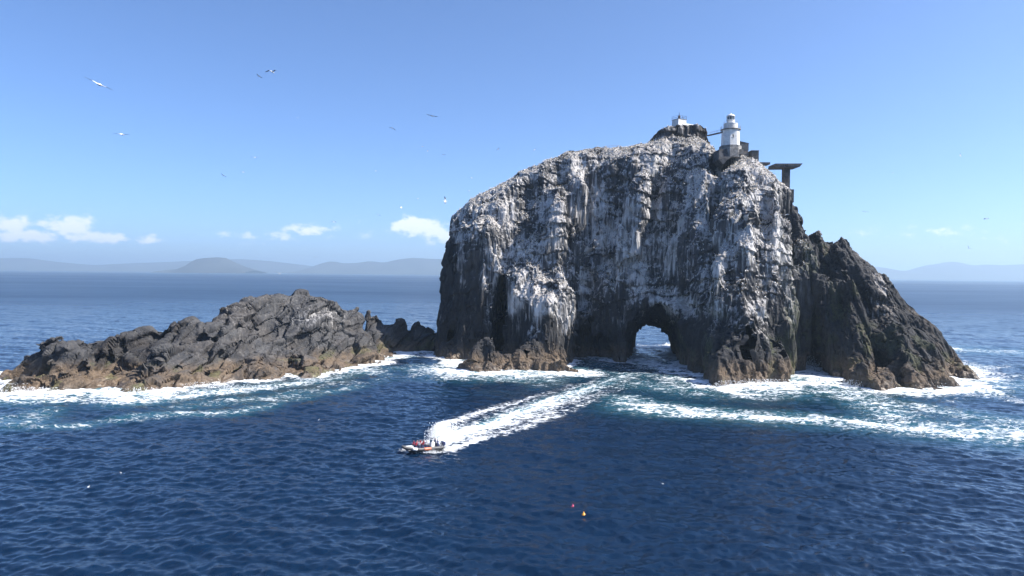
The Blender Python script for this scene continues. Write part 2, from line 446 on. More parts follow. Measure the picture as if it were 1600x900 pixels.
    # the arch: a tunnel right through the rock
    tt = np.clip((Y - 236) / 66.0, 0, 1.3)
    xl_, xr_ = 37.0 + 16.0 * tt, 61.4 + 10.4 * tt
    xc, hw = (xl_ + xr_) / 2, (xr_ - xl_) / 2
    hgt = 23.0 - 11.2 * np.clip((Y - 252) / 46.0, 0, 1)
    u = np.abs(X - xc) / hw; v = np.clip(Z, 0, None) / hgt
    d = ((u ** 2.6 + v ** 2.6) ** (1 / 2.6) - 1) * 8.0
    f = smax(f, -d, 1.2)
    # --- large angular breakage, only near the surface
    band = np.abs(f) < 6
    pb = P[band]
    warp = ((fbm(pb / np.array([18, 18, 40.0]), 3, 2) - .5) * 1.0)[:, None]
    k1 = crystal(yaw(lean(pb, 100, 125, .5), .5) * np.array([1 / 12.0, 1 / 12.0, 1 / 55.0]) + warp, 2)
    fa, ed = facets(yaw(lean(pb, 100, 125, .5), .3) * np.array([1 / 5.5, 1 / 5.5, 1 / 30.0]) + warp * .6, 5, .4)
    tun = sstep(0, 9, d[band])
    keep = sstep(-26.5, -18, X[band]) * .6 + .4
    crest = .22 + .78 * np.maximum(sstep(1, 12, -f_top[band]), .3 * sstep(100, 114, pb[:, 0]))
    low = .7 + .3 * sstep(2, 12, pb[:, 2])
    f[band] -= ((k1 * 12.5 + fa * 3.0) * tun * keep * low * crest).astype(f.dtype)
    F3 = f.reshape(shp).astype(np.float32)
    V, Q = surface_nets(F3, lo, vox)
    return V, Q

def refine_rock(V, Q, facing, detail):
    """cut the wall that faces the open sea finer, then break it up"""
    N = vnormals(V, Q)
    c = V[Q].mean(1); n = N[Q].mean(1)
    toc = EYE - c; toc /= np.linalg.norm(toc, axis=1, keepdims=True)
    front = ((n * toc).sum(1) > facing) & (c[:, 2] > -1.5)
    Vf, Qf = compact(V, Q[front]); Vb, Qb = compact(V, Q[~front & (c[:, 2] > -4.0)])
    Vf, Qf = subdivide(Vf, Qf)
    Vf = detail(Vf, vnormals(Vf, Qf), 0)
    Vf, Qf = subdivide(Vf, Qf)
    Vf = detail(Vf, vnormals(Vf, Qf), 1)
    Vb = detail(Vb, vnormals(Vb, Qb), 2)
    return np.concatenate([Vf, Vb]), np.concatenate([Qf, Qb + len(Vf)])

def stack_detail(V, N, stage):
    side = 1 - np.abs(N[:, 2]); L_ = lean(V, 100, 125, .5)
    if stage in (0, 2):
        w = ((fbm(V / np.array([9, 9, 45.0]), 21, 2) - .5) * .8)[:, None]
        k0 = crystal(yaw(L_, 1.1) * np.array([1 / 5.0, 1 / 5.0, 1 / 36.0]) + w, 30)
        k1 = crystal(yaw(L_, .8) * np.array([1 / 2.1, 1 / 2.1, 1 / 26.0]) + w, 31)
        r = fbm(V * np.array([1 / 2.2, 1 / 2.2, 1 / 30.0]), 41, 2, ridged='axis')
        a, e = facets(yaw(L_, 1.0) * np.array([1 / 2.6, 1 / 2.6, 1 / 17.0]) + w, 33, .3)
        # ledges: shelves that step back upwards
        hz = V[:, 2] + 16.0 * fbm(V / 26, 51, 2) + 3.2 * fbm(V / 5, 53, 2)
        saw = (hz / 5.6) % 1.0
        led = (0.5 - saw) * sstep(12, 26, V[:, 2]) * sstep(.38, .6, fbm(V / 13, 57, 2)) * (V[:, 0] < 112)
        top = sstep(.35, .8, N[:, 2]) * (1 - .8 * sstep(100, 114, V[:, 0]))
        d = (k0 * 5.2 + k1 * 1.9 + (r - .6) * .5 * side + a * 1.25) * (1 - .6 * top) + led * 1.2 * side - np.exp(-(e / .07) ** 2) * .7 * side
    else:
        w = ((fbm(V / np.array([3, 3, 22.0]), 61, 2) - .5) * .7)[:, None]
        a, e = facets(yaw(L_, .2) * np.array([1 / 1.2, 1 / 1.2, 1 / 7.0]) + w, 69, .3)
        d = a * .30 + crystal(yaw(L_, .4) * np.array([1 / 1.0, 1 / 1.0, 1 / 11.0]) + w, 63) * .55 + crystal(yaw(V, 1.3) / np.array([.55, .55, 3.0]) + w, 67) * .22
    return V + N * d[:, None]

V, Q = build_sea_stack()
V, Q = refine_rock(V, Q, -0.15, stack_detail)
me = mesh_np('sea_stack', V, Q)
N = vnormals(V, Q)
X, Y, Z = V.T
# where the birds have whitened the rock: ledges and the slopes below the skyline
GC = [(700, 500, 277, .05), (740, 420, 274, .2), (735, 345, 280, .40), (800, 300, 281, .40), (880, 260, 283, .42), (960, 260, 278, .42), (1040, 230, 278, .46), (1095, 225, 275, .44),
      (900, 340, 272, .40), (960, 360, 270, .62), (1000, 340, 264, .56), (1050, 350, 266, .60), (1100, 330, 257, .36), (850, 400, 268, .46), (820, 460, 256, .60), (850, 500, 250, .42),
      (900, 430, 268, .44), (960, 420, 268, .66), (1030, 430, 262, .72), (1060, 400, 262, .56), (1100, 430, 246, .30), (930, 500, 264, .14), (1010, 480, 257, .18), (1080, 520, 244, .10),
      (1140, 250, 258, .5), (1170, 330, 243, .44), (1170, 420, 230, .46), (1210, 360, 243, .30), (1210, 450, 230, .30), (1150, 530, 217, .22), (1220, 540, 222, .10), (1235, 330, 253, .25),
      (1256, 450, 270, -.1), (1290, 430, 250, -.1), (1320, 420, 248, .0), (1370, 450, 240, .16), (1390, 520, 224, .16), (1300, 560, 224, -.1), (1480, 570, 226, -.1), (1330, 520, 228, -.05), (700, 420, 280, .05),
      (720, 560, 265, -.1), (850, 570, 240, -.1), (1170, 595, 211, -.15), (1060, 540, 247, .0)]
gp = np.array([at(a, b, c) for a, b, c, _ in GC])
gf = rbf(gp[:, [0, 2]], [g[3] for g in GC], .3)
# evaluate on a coarse sheet, then look up
gx = np.arange(-60, 190, 2.0); gz = np.arange(-6, 104, 2.0)
gg = gf(np.stack(np.meshgrid(gx, gz, indexing='ij'), -1).reshape(-1, 2)).reshape(len(gx), len(gz))
def bil(T, x0, y0, st, x, y):
    u = np.clip((x - x0) / st, 0, T.shape[0] - 1.001); v = np.clip((y - y0) / st, 0, T.shape[1] - 1.001)
    i, j = u.astype(int), v.astype(int); a, b = u - i, v - j
    return T[i, j] * (1 - a) * (1 - b) + T[i + 1, j] * a * (1 - b) + T[i, j + 1] * (1 - a) * b + T[i + 1, j + 1] * a * b
reg = bil(gg, -60, -6, 2.0, X, Z)
slope = N[:, 2]
pat = fbm(V * np.array([1 / 7, 1 / 7, 1 / 9]), 81, 3)
stre = fbm(V * np.array([1 / 1.5, 1 / 1.5, 1 / 26]), 91, 3, ridged='axis')
knoll = sstep(283, 286, Y) * sstep(50, 56, X) * sstep(80, 84, Z) * (X < 95)
guano = reg * .8 + .66 * sstep(.08, .65, slope) * sstep(.05, .35, reg) + (pat - .5) * 1.7 * sstep(-.1, .2, reg) + (stre - .62) * 1.05 * sstep(0, .3, reg) - .13 - knoll * .8
guano *= sstep(4, 14, Z)
brown = (1 - sstep(2.5, 8.0, Z + 6 * (pat - .5))) * .8 + .25 * sstep(108, 118, X) * sstep(.55, .68, pat) + .4 * knoll
algae = sstep(.58, .72, fbm(V / 6, 101, 2)) * .3 * (1 - sstep(10, 24, Z)) * (X > 60) + .35 * sstep(.55, .7, stre) * sstep(.5, .65, pat) * (X > 50) * (X < 118)
wet = 1 - sstep(.8, 3.2, Z)
for nm, vv in (('guano', guano), ('brown', brown), ('algae', algae), ('wet', wet), ('lichen_shade', np.clip(.85 * (1 - sstep(14, 34, Z + 14 * (pat - .5))) + .55 * sstep(100, 112, X) + .7 * (1 - sstep(-24, -8, X)) * (1 - sstep(42, 54, Z)) + knoll * .6, 0, .9)), ('trodden', sstep(.3, .75, slope))): add_attr(me, nm, vv)  # lichen; shade of the low walls and left end is painted in too
stack = tag(add_object('sea_stack_terrain', me, ROCK), label='tall dark sea stack whitened by seabirds with an arch through its foot', kind='structure')
STACK_V, STACK_N, STACK_GUANO = V, N, guano
print('stack', len(V), len(Q))

# ------------------------------------------------------------------ the low rock island on its left
def build_island():
    vox = 0.8
    lo, hi = np.array([-158.0, 172.0, -4.0]), np.array([-24.0, 330.0, 29.0])
    ax, G = grid_points(lo, hi, vox)
    shp = G.shape[:3]
    pts = []
    for p in ground_pts([(0, 607), (45, 613), (95, 613), (125, 608), (170, 604), (200, 611), (250, 612), (290, 610), (320, 603), (345, 598), (400, 595), (450, 591), (500, 588), (555, 581), (600, 569)]):
        pts.append((p[0], p[1], 0.0)); pts.append((p[0], p[1] - 7, -5.0))
    for p in ground_pts([(575, 557), (610, 552), (645, 544), (684, 529)]): pts.append((p[0], p[1], 0.0))
    for p in ground_pts([(620, 560), (660, 552), (692, 535)]): pts.append((p[0], p[1], -4.0))
    for px, py, D in [(8, 592, 197), (32, 580, 201), (58, 560, 200), (75, 556, 200), (100, 558, 199), (130, 566, 201), (165, 572, 203), (195, 572, 202), (235, 578, 198), (275, 578, 199), (310, 575, 203),
                      (345, 560, 211), (400, 560, 217), (450, 558, 224), (500, 560, 232), (550, 555, 244), (590, 566, 251),
                      (400, 520, 228), (450, 510, 236), (500, 510, 243), (550, 505, 256), (340, 530, 218), (290, 530, 212), (240, 540, 210),
                      (60, 541, 207), (76, 531, 209), (120, 529, 210), (155, 545, 211), (180, 526, 214), (225, 501, 218), (260, 506, 220), (290, 489, 224), (303, 487, 225), (318, 511, 226), (332, 496, 231),
                      (345, 480, 233), (380, 468, 240), (430, 465, 248), (470, 460, 254), (488, 468, 256), (525, 466, 260), (560, 471, 263), (576, 482, 276), (590, 485, 280), (597, 495, 284), (625, 499, 290),
                      (650, 504, 296), (662, 510, 300), (682, 522, 306)]:
        p = at(px, py, D); pts.append(tuple(p))
        if D > 205 and py < 546: pts.append((p[0] - 4, p[1] + 26, -6.0))
    pts += [(-170, 200, -6), (-165, 230, -6), (-25, 300, -5)]
    pts = np.array(pts)
    hf = rbf(pts[:, :2], pts[:, 2], .3)
    XY = np.stack(np.meshgrid(ax[0], ax[1], indexing='ij'), -1).reshape(-1, 2)
    H = hf(XY).reshape(len(ax[0]), len(ax[1]), 1)
    f = np.broadcast_to((ax[2][None, None, :] - H) * .62, shp).astype(np.float64).ravel().copy()
    P = G.reshape(-1, 3)
    band = np.abs(f) < 5
    pb = P[band]
    c, s = math.cos(.62), math.sin(.62)
    T = np.array([[c, 0, -s], [0, 1, 0], [s, 0, c]])          # beds dip to one side
    qb = pb @ T.T
    w = (fbm(pb / 9, 203, 2) - .5)[:, None]
    a1, e1 = facets(qb * np.array([1 / 6.0, 1 / 8.0, 1 / 8.0]) + w, 205, .5)
    k1 = crystal(yaw(qb, .6) / np.array([9.0, 10.0, 9.0]) + w, 206)
    amp = (sstep(-3, 3, pb[:, 2]) * .8 + .2) * (1 - .5 * sstep(10, 18, pb[:, 2]))
    f[band] -= (k1 * 6.0 - 1.0 + a1 * 2.0) * amp * (1 - .85 * sstep(-66, -58, pb[:, 0]))
    return surface_nets(f.reshape(shp).astype(np.float32), lo, vox)
def island_detail(V, N, stage):
    c, s = math.cos(.62), math.sin(.62)
    T = np.array([[c, 0, -s], [0, 1, 0], [s, 0, c]])
    qv = V @ T.T
    w = ((fbm(V / 7, 221, 2) - .5) * .9)[:, None]
    if stage in (0, 2):
        a, e = facets(qv / np.array([3.6, 11.0, 9.0]) + w * .5, 223, .3)
        d = crystal(yaw(qv, .12) / np.array([4.5, 9.0, 8.0]) + w * .6, 224) * 4.6 + crystal(yaw(qv, -.15) / np.array([1.5, 5.0, 5.0]) + w * .6, 225) * .5 + a * 2.6 - np.exp(-(e / .06) ** 2) * .7 - .3
    else:
        a, e = facets(qv / np.array([1.3, 4.2, 3.6]) + w * .5, 231, .3)
        d = a * .3 + crystal(yaw(qv, .1) / np.array([.9, 3.4, 3.2]) + w * .5, 227) * .3 + crystal(yaw(qv, 1.4) / .42 + w, 229) * .1
    return V + N * d[:, None]
V, Q = build_island()
V, Q = refine_rock(V, Q, -0.05, island_detail)
me = mesh_np('rock_island', V, Q)
N = vnormals(V, Q)
X, Y, Z = V.T
pat = fbm(V / 6, 251, 3)
pc = at(490, 498, 244)
white = np.exp(-(((X - pc[0]) / 9) ** 2 + ((Z - pc[2]) / 4) ** 2)) * .45
add_attr(me, 'guano', (white + .12 * sstep(.3, .8, N[:, 2]) * sstep(10, 18, Z) + (pat - .62) * .5) * sstep(7, 13, Z) - .02)
add_attr(me, 'brown', (1 - sstep(2.5, 6.5, Z + 6 * (pat - .5))) * .85 + .10 * sstep(.5, .7, pat))
add_attr(me, 'algae', .5 * sstep(.6, .72, fbm(V / 5, 261, 2)) * (1 - sstep(3, 7, Z)))
add_attr(me, 'wet', 1 - sstep(.6, 2.2, Z)); add_attr(me, 'trodden', np.zeros(len(V))); add_attr(me, 'lichen_shade', np.clip(.65 * (1 - sstep(-112, -92, X)) + 1.6 * (pat - .55) + .6 * sstep(-60, -55, X), 0, .8))  # island end under the stack's cast shadow is also darkened as colour
island = tag(add_object('rock_island_terrain', me, ROCK), label='low jagged dark rock island beside the sea stack', kind='structure')
ISL_V = V
print('island', len(V), len(Q))

# ------------------------------------------------------------------ the sea
def ocean_tile(n, L, wind, vp, cut, seed, spread=3):
    """height of a wind sea on a periodic square of L metres"""
    rg = np.random.default_rng(seed)
    k = np.fft.fftfreq(n, L / n) * 2 * np.pi
    kx, ky = np.meshgrid(k, k, indexing='ij'); kk = np.hypot(kx, ky); kk[0, 0] = 1e9
    c = (kx * math.cos(wind) + ky * math.sin(wind)) / kk
    S = np.exp(-(1 / (kk * vp) ** 2)) / kk ** 4 * (0.08 + np.abs(c) ** spread) * np.exp(-(kk * cut) ** 2)
    h = np.fft.ifft2(np.sqrt(S) * (rg.normal(size=(n, n)) + 1j * rg.normal(size=(n, n)))).real
    return (h / h.std()).astype(np.float32)
T0 = ocean_tile(256, 310.0, math.radians(66), 3.5, 0.4, 4, 8)
T1 = ocean_tile(512, 160.0, math.radians(74), .62, 0.12, 5, 5)
T2 = ocean_tile(512, 97.0, math.radians(110), 0.24, 0.07, 6, 3)
def tile(T, L, x, y):
    n = len(T); u = (x / L * n) % n; v = (y / L * n) % n
    i, j = u.astype(int) % n, v.astype(int) % n; a, b = u - np.floor(u), v - np.floor(v)
    i1, j1 = (i + 1) % n, (j + 1) % n
    return T[i, j] * (1 - a) * (1 - b) + T[i1, j] * a * (1 - b) + T[i, j1] * (1 - a) * b + T[i1, j1] * a * b

# distance to the waterline of the rocks, on a metre grid
gx0, gy0, gn, gm = -220.0, 140.0, 460, 260
rockm = np.zeros((gn, gm), bool)
for W in (STACK_V, ISL_V):
    s = W[(W[:, 2] > -0.9) & (W[:, 2] < 1.2)]
    i = np.clip((s[:, 0] - gx0).astype(int), 0, gn - 1); j = np.clip((s[:, 1] - gy0).astype(int), 0, gm - 1)
    rockm[i, j] = True
dist = np.where(rockm, 0, 99).astype(np.float32)
cur = rockm.copy()
for k in range(1, 46):
    nb = cur.copy()
    nb[1:] |= cur[:-1]; nb[:-1] |= cur[1:]; nb[:, 1:] |= cur[:, :-1]; nb[:, :-1] |= cur[:, 1:]
    if k % 3 != 2:
        pass
    else:
        nb[1:, 1:] |= cur[:-1, :-1]; nb[:-1, :-1] |= cur[1:, 1:]; nb[1:, :-1] |= cur[:-1, 1:]; nb[:-1, 1:] |= cur[1:, :-1]
    dist[nb & ~cur] = k; cur = nb
for _ in range(2):
    dist[1:-1, 1:-1] = (dist[1:-1, 1:-1] * 2 + dist[:-2, 1:-1] + dist[2:, 1:-1] + dist[1:-1, :-2] + dist[1:-1, 2:]) / 6

# radial sheet: fine where the camera looks, out to the horizon
ang_f = np.linspace(-42, 42, 741)
ang_c = np.concatenate([np.linspace(43.5, 180, 46), np.linspace(-178, -43.5, 45)])
ang = np.radians(np.concatenate([ang_f, ang_c])); na = len(ang)
rad = [55.0]
while rad[-1] < 1600: rad.append(rad[-1] + max(.28, rad[-1] * rad[-1] * 0.000016))
while rad[-1] < 90000: rad.append(rad[-1] * 1.05)
rad = np.array([2.0, 20.0, 40.0] + rad); nr = len(rad)
RR, AA = np.meshgrid(rad, ang, indexing='ij')
x = (RR * np.sin(AA)).ravel(); y = (RR * np.cos(AA)).ravel(); r = RR.ravel()
ii, jj = np.meshgrid(np.arange(nr - 1), np.arange(na), indexing='ij'); j2 = (jj + 1) % na
WQ = np.stack([ii * na + jj, ii * na + j2, (ii + 1) * na + j2, (ii + 1) * na + jj], -1).reshape(-1, 4)
gd = np.where((x > gx0 + 2) & (x < gx0 + gn - 2) & (y > gy0 + 2) & (y < gy0 + gm - 2), bil(dist, gx0, gy0, 1.0, x, y), 99.0)
z = .16 * tile(T0, 310.0, x, y) * (1 - sstep(900, 1600, r)) + .105 * tile(T1, 160.0, x, y) * (1 - .75 * sstep(180, 1300, r)) * (1 - sstep(1300, 1600, r)) + .032 * tile(T2, 97.0, x * .94 + y * .34, -x * .34 + y * .94) * (1 - sstep(220, 420, r))
inner = np.abs(AA.ravel()) < math.radians(42.5)
z *= inner
# foam: surf round the rocks, drifting streaks and the boat's wake
def poly_field(pts, widen=1.5):
    """nearest place on a line drawn on the sea: (distance / its half width, weight)"""
    P0 = np.array([on_sea(p[0], p[1])[:2] for p in pts]); wd = np.array([p[2] for p in pts]); st = np.array([p[3] for p in pts])
    sel = (r > 70) & (r < 420) & inner
    px_, py_ = x[sel], y[sel]
    best = np.full(len(px_), 1e9); wt = np.zeros(len(px_))
    for k in range(len(P0) - 1):
        a, b = P0[k], P0[k + 1]; ab = b - a
        t = np.clip(((px_ - a[0]) * ab[0] + (py_ - a[1]) * ab[1]) / (ab @ ab), 0, 1)
        dd = np.hypot(px_ - a[0] - t * ab[0], py_ - a[1] - t * ab[1]) / ((wd[k] + (wd[k + 1] - wd[k]) * t) * widen)
        m = dd < best
        best = np.where(m, dd, best); wt = np.where(m, st[k] + (st[k + 1] - st[k]) * t, wt)
    out = np.zeros(len(x)); out[sel] = np.exp(-best ** 2 * 1.2) * wt
    return out
XY3 = np.stack([x, y, np.zeros_like(x)], 1)
near = (r > 50) & (r < 500) & inner
big = np.full(len(x), .5, np.float32); big[near] = fbm(XY3[near] / 14, 301, 3)
med = np.full(len(x), .5, np.float32); med[near] = fbm(XY3[near] / np.array([5.0, 2.6, 1]), 311, 3)
width = 3.5 + 17 * sstep(.35, .75, big) + 7.0 * (x > 60)
surf = np.exp(-(np.clip(gd - .5, 0, None) / width) ** 1.5) * 1.05
lines = [
    [(975, 622, 2.5, .75), (1010, 636, 4.0, .95), (1100, 645, 3.6, .9), (1200, 652, 3.2, .85), (1300, 658, 3.2, .8), (1420, 668, 4.2, .9), (1520, 676, 4.5, .85), (1640, 682, 5, .85)],
    [(1000, 600, 5.0, .55), (1090, 610, 6, .62), (1200, 612, 6, .66), (1300, 606, 6, .7), (1360, 628, 4, .75), (1400, 650, 3.5, .75)],
    [(1400, 606, 6, .9), (1480, 600, 7, .95), (1560, 600, 7, .6), (1660, 606, 7, .4)],
    [(1400, 628, 3, .6), (1480, 645, 3, .65), (1600, 662, 3.5, .7)],
    [(1480, 545, 7, .9), (1540, 548, 7, .7), (1640, 552, 7, .5)],
    [(0, 622, 3, .95), (60, 625, 3, .8), (160, 622, 3, .8), (215, 625, 3.4, 1.0), (300, 617, 3, .95), (400, 606, 3, .85), (520, 592, 2.5, .65), (590, 575, 2, .6)],
    [(60, 668, 1.2, .5), (130, 664, 1.4, .62)], [(165, 656, 1.5, .55), (260, 648, 2.0, .7), (370, 645, 1.6, .6), (450, 625, 1.6, .5), (560, 604, 1.5, .5)],
    [(0, 655, 2, .45), (40, 664, 2, .6), (70, 640, 2, .55)], [(300, 632, 3, .5), (420, 622, 3, .6), (490, 610, 2.5, .5)],
    [(605, 575, 2, .5), (650, 578, 2, .6), (740, 570, 4, .75), (800, 588, 4.0, .9), (880, 582, 4.5, .95), (930, 575, 4, .6), (1000, 585, 5, .5)],
    [(690, 585, 3, .55), (760, 592, 3, .7), (850, 594, 3, .62)], [(900, 565, 3, .6), (960, 572, 3, .5)],
    [(1250, 560, 3, 1.0), (1262, 590, 5, 1.0), (1290, 606, 4, .8)],
]
foam = np.zeros(len(x))
for ln in lines: foam = np.maximum(foam, poly_field(ln, 2.9) * .86)
wake_core = poly_field([(684, 694, .8, 1.0), (700, 688, 1.2, 1.25), (760, 664, 1.6, 1.1), (860, 627, 2.2, .85), (940, 600, 2.8, .6), (1000, 580, 3.2, .4)])
wake_up = poly_field([(674, 684, .7, 1.0), (690, 668, 1.8, 1.1), (740, 648, 2.3, .8), (810, 628, 2.3, .72), (900, 604, 2.2, .6), (960, 588, 2.2, .45)])
wake_lo = poly_field([(655, 707, .35, .9), (700, 702, 1.0, 1.1), (760, 684, 1.5, .98), (830, 662, 1.9, .8), (890, 640, 2.1, .6), (985, 604, 2.2, .4)])
wake_mid = poly_field([(692, 690, 3.2, 1.0), (800, 652, 5.5, .78), (920, 612, 8, .52), (1000, 585, 11, .38)])
wake = np.maximum.reduce([wake_core, wake_up * .9, wake_lo * .9, wake_mid * 1.05])
wa = on_sea(860, 632) - on_sea(695, 692); wa = wa[:2] / np.linalg.norm(wa[:2])
ws = np.full(len(x), .5, np.float32)
ws[near] = fbm(np.stack([(x * wa[0] + y * wa[1]) / 9, (-x * wa[1] + y * wa[0]) / 1.5, np.zeros_like(x)], 1)[near], 331, 4)
foam_all = np.maximum(np.maximum(foam * (.30 + 1.3 * med), surf * (.22 + 1.35 * med)), wake * (.50 + 1.0 * ws))
turq = np.clip(np.maximum(np.exp(-gd / 11.0) * sstep(.4, .65, big) * .9, np.maximum(foam * .75, wake_core * .9)), 0, 1)
# the boat's stern wave and the broken surf stand up from the surface
z += wake_up * .35 * np.exp(-((x - on_sea(690, 668)[0]) ** 2 + (y - on_sea(690, 668)[1]) ** 2) / 40) * 2.4 * med
z += (np.clip(foam_all, 0, 1) * (med - .35) * .55 + surf * .35 * (big - .3)) * near
z -= .00001 * 0
WV = np.stack([x, y, z], 1)
me = mesh_np('sea', WV, WQ[:, ::-1], smooth=True)
add_attr(me, 'foam', foam_all); add_attr(me, 'turquoise', turq)
def sea_material():
    t = NT('sea_water')
    co = t.coord()
    foam, tq = t.attr('foam'), t.attr('turquoise')
    n = t.noise(t.coord((.55, 1.0, 1.0)), 1.15, 7, .68)
    n2 = t.noise(t.coord((.6, 1.0, 1.0)), .33, 4, .6)
    wv = t.node('ShaderNodeVectorMath', operation='MULTIPLY_ADD'); nw = t.node('ShaderNodeTexNoise'); nw.inputs['Scale'].default_value = .8; nw.inputs['Detail'].default_value = 4
    t.l.new(co, nw.inputs['Vector']); t.l.new(nw.outputs['Color'], wv.inputs[0]); wv.inputs[1].default_value = (1.6, 1.6, 0); t.l.new(t.coord((.45, .8, 0)), wv.inputs[2])
    vo = t.node('ShaderNodeTexVoronoi', feature='DISTANCE_TO_EDGE'); t.l.new(wv.outputs[0], vo.inputs['Vector']); vo.inputs['Scale'].default_value = 1.0
    lace = t.math('SUBTRACT', 1.0, t.ramp(vo.outputs['Distance'], 0.0, .22))
    k = t.math('ADD', foam, t.math('ADD', t.math('MULTIPLY', t.math('SUBTRACT', n, .5), 1.3), t.math('MULTIPLY', t.math('SUBTRACT', n2, .5), .8)))
    k = t.math('ADD', k, t.math('MULTIPLY', t.math('SUBTRACT', lace, .4), .34))
    fm = t.math('MULTIPLY', t.ramp(k, .44, 1.12), t.ramp(foam, .10, .3))
    deep = t.mix(t.ramp(n2, .3, .7), c4(.0024, .0115, .031), c4(.0032, .0150, .040))
    body = t.mix(t.math('MULTIPLY', tq, .8), deep, c4(.045, .19, .23))
    t.put(t.bsdf.inputs['Base Color'], t.mix(fm, body, c4(.80, .83, .86)))
    ln = t.node('ShaderNodeVectorMath', operation='LENGTH'); t.l.new(co, ln.inputs[0])
    far = t.math('MULTIPLY', t.ramp(ln.outputs['Value'], 110, 1100), t.math('ADD', .2, t.math('ADD', t.math('MULTIPLY', t.noise(t.coord((.25, 1.0, 1.0)), .012, 4, .6), .7), t.math('MULTIPLY', t.noise(t.coord((.3, 1.0, 1.0)), .0016, 5, .65), 1.0))))                    # waves too small to model act as roughness
    t.put(t.bsdf.inputs['Roughness'], t.math('ADD', t.math('ADD', .11, t.math('MULTIPLY', far, .22)), t.math('MULTIPLY', fm, .4), clamp=True))
    t.bsdf.inputs['IOR'].default_value = 1.34; t.bsdf.inputs['Specular IOR Level'].default_value = .62
    w1 = t.noise(t.coord((.38, 1.0, 1.0), rot=(0, 0, .22)), 1.7, 4, .6)
    w2 = t.noise(t.coord((.38, 1.0, 1.0), rot=(0, 0, -.2)), .6, 3, .5)
    h = t.math('ADD', t.math('MULTIPLY', w1, .05), t.math('MULTIPLY', w2, .07))
    h = t.math('MULTIPLY', t.math('ADD', h, t.math('MULTIPLY', fm, .12)), t.math('SUBTRACT', 1.0, t.math('MULTIPLY', far, .8)))
    t.put(t.bsdf.inputs['Normal'], t.bump(h, 1.0, 1.0))
    return t.m
sea = tag(add_object('sea', me, sea_material()), kind='structure')
print('sea', len(WV), len(WQ))

# ------------------------------------------------------------------ far hills and the air
HILL = simple_mat('far_hill', (.032, .036, .036), .95, var=.3, scale=.002)
def hill(name, prof, D, depth, label, seed):
    """a range seen from the side: crest heights from (px, py), with its own depth and slopes"""
    pts = np.array([at(px, py, D) for px, py in prof])
    n, m = 160, 26
    xs = np.linspace(pts[0, 0], pts[-1, 0], n); zc = np.interp(xs, pts[:, 0], pts[:, 2])
    kk = np.ones(5) / 5; zc = np.convolve(np.pad(zc, 2, mode='edge'), kk, 'valid'); zc = np.maximum(zc, 0)
    v = np.linspace(-1, 1, m)
    Xg, Vg = np.meshgrid(xs, v, indexing='ij')
    P3 = np.stack([Xg.ravel() / 500, Vg.ravel() * depth / 500, np.full(Xg.size, seed)], 1)
    nz = fbm(P3, seed, 4)
    prof_v = np.clip(1 - np.abs(Vg) ** 1.3, 0, 1)
    Zg = zc[:, None] * prof_v * (1 + (nz.reshape(Xg.shape) - .5) * .35 * np.abs(Vg)) - 6
    Vt = np.stack([Xg.ravel(), D + Vg.ravel() * depth, Zg.ravel()], 1)
    i, j = np.meshgrid(np.arange(n - 1), np.arange(m - 1), indexing='ij')
    Qt = np.stack([i * m + j, (i + 1) * m + j, (i + 1) * m + j + 1, i * m + j + 1], -1).reshape(-1, 4)
    me = mesh_np(name, Vt, Qt, True)
    return tag(add_object(name, me, HILL), label=label, kind='structure')
hill('headland_hill', [(262, 421), (285, 419), (298, 412), (308, 404), (325, 402), (340, 401), (352, 402), (362, 407), (378, 414), (392, 419), (400, 422)], 10500, 600, 'steep dark headland standing in front of the coast', 3)
hill('coast_hill', [(-420, 422), (-300, 404), (-160, 408), (-60, 400), (0, 403), (40, 402), (90, 409), (150, 414), (200, 411), (260, 409), (300, 407), (380, 404), (420, 407), (470, 413), (520, 420), (560, 424)], 17000, 1500, 'long pale coastal hills', 5)
hill('coast_hill', [(470, 424), (490, 416), (505, 410), (520, 407), (535, 411), (560, 410), (580, 407), (600, 410), (620, 405), (645, 402), (680, 404), (720, 403), (800, 408), (900, 412), (1000, 428)], 14500, 1200, 'rounded coastal hills left of the sea stack', 7)
hill('coast_hill', [(1290, 431), (1340, 420), (1365, 416), (1385, 418), (1405, 423), (1425, 422), (1445, 414), (1470, 411), (1486, 407), (1505, 411), (1520, 415), (1540, 412), (1560, 414), (1600, 412), (1700, 405), (1850, 412), (2000, 440)], 15500, 1300, 'peaked coastal hills right of the sea stack', 9)
def haze_box():
    lo, hi = (-42000, -3000, -8.0), (42000, 42000, 480.0)
    Vt = np.array([[x_, y_, z_] for x_ in (lo[0], hi[0]) for y_ in (lo[1], hi[1]) for z_ in (lo[2], hi[2])], float)
    Qt = np.array([[0, 1, 3, 2], [4, 6, 7, 5], [0, 4, 5, 1], [2, 3, 7, 6], [0, 2, 6, 4], [1, 5, 7, 3]])
    me = mesh_np('haze', Vt, Qt)
    m = bpy.data.materials.new('sea_haze'); m.use_nodes = True
    nt = m.node_tree; nt.nodes.clear()
    out = nt.nodes.new('ShaderNodeOutputMaterial'); pv = nt.nodes.new('ShaderNodeVolumePrincipled')
    pv.inputs['Color'].default_value = (.58, .79, 1.0, 1); pv.inputs['Density'].default_value = HAZE_DENSITY
    pv.inputs['Anisotropy'].default_value = 0.25
    nt.links.new(pv.outputs[0], out.inputs['Volume'])
    return tag(add_object('haze', me, m), kind='stuff')
HAZE_DENSITY = 9.0e-5
haze_box()

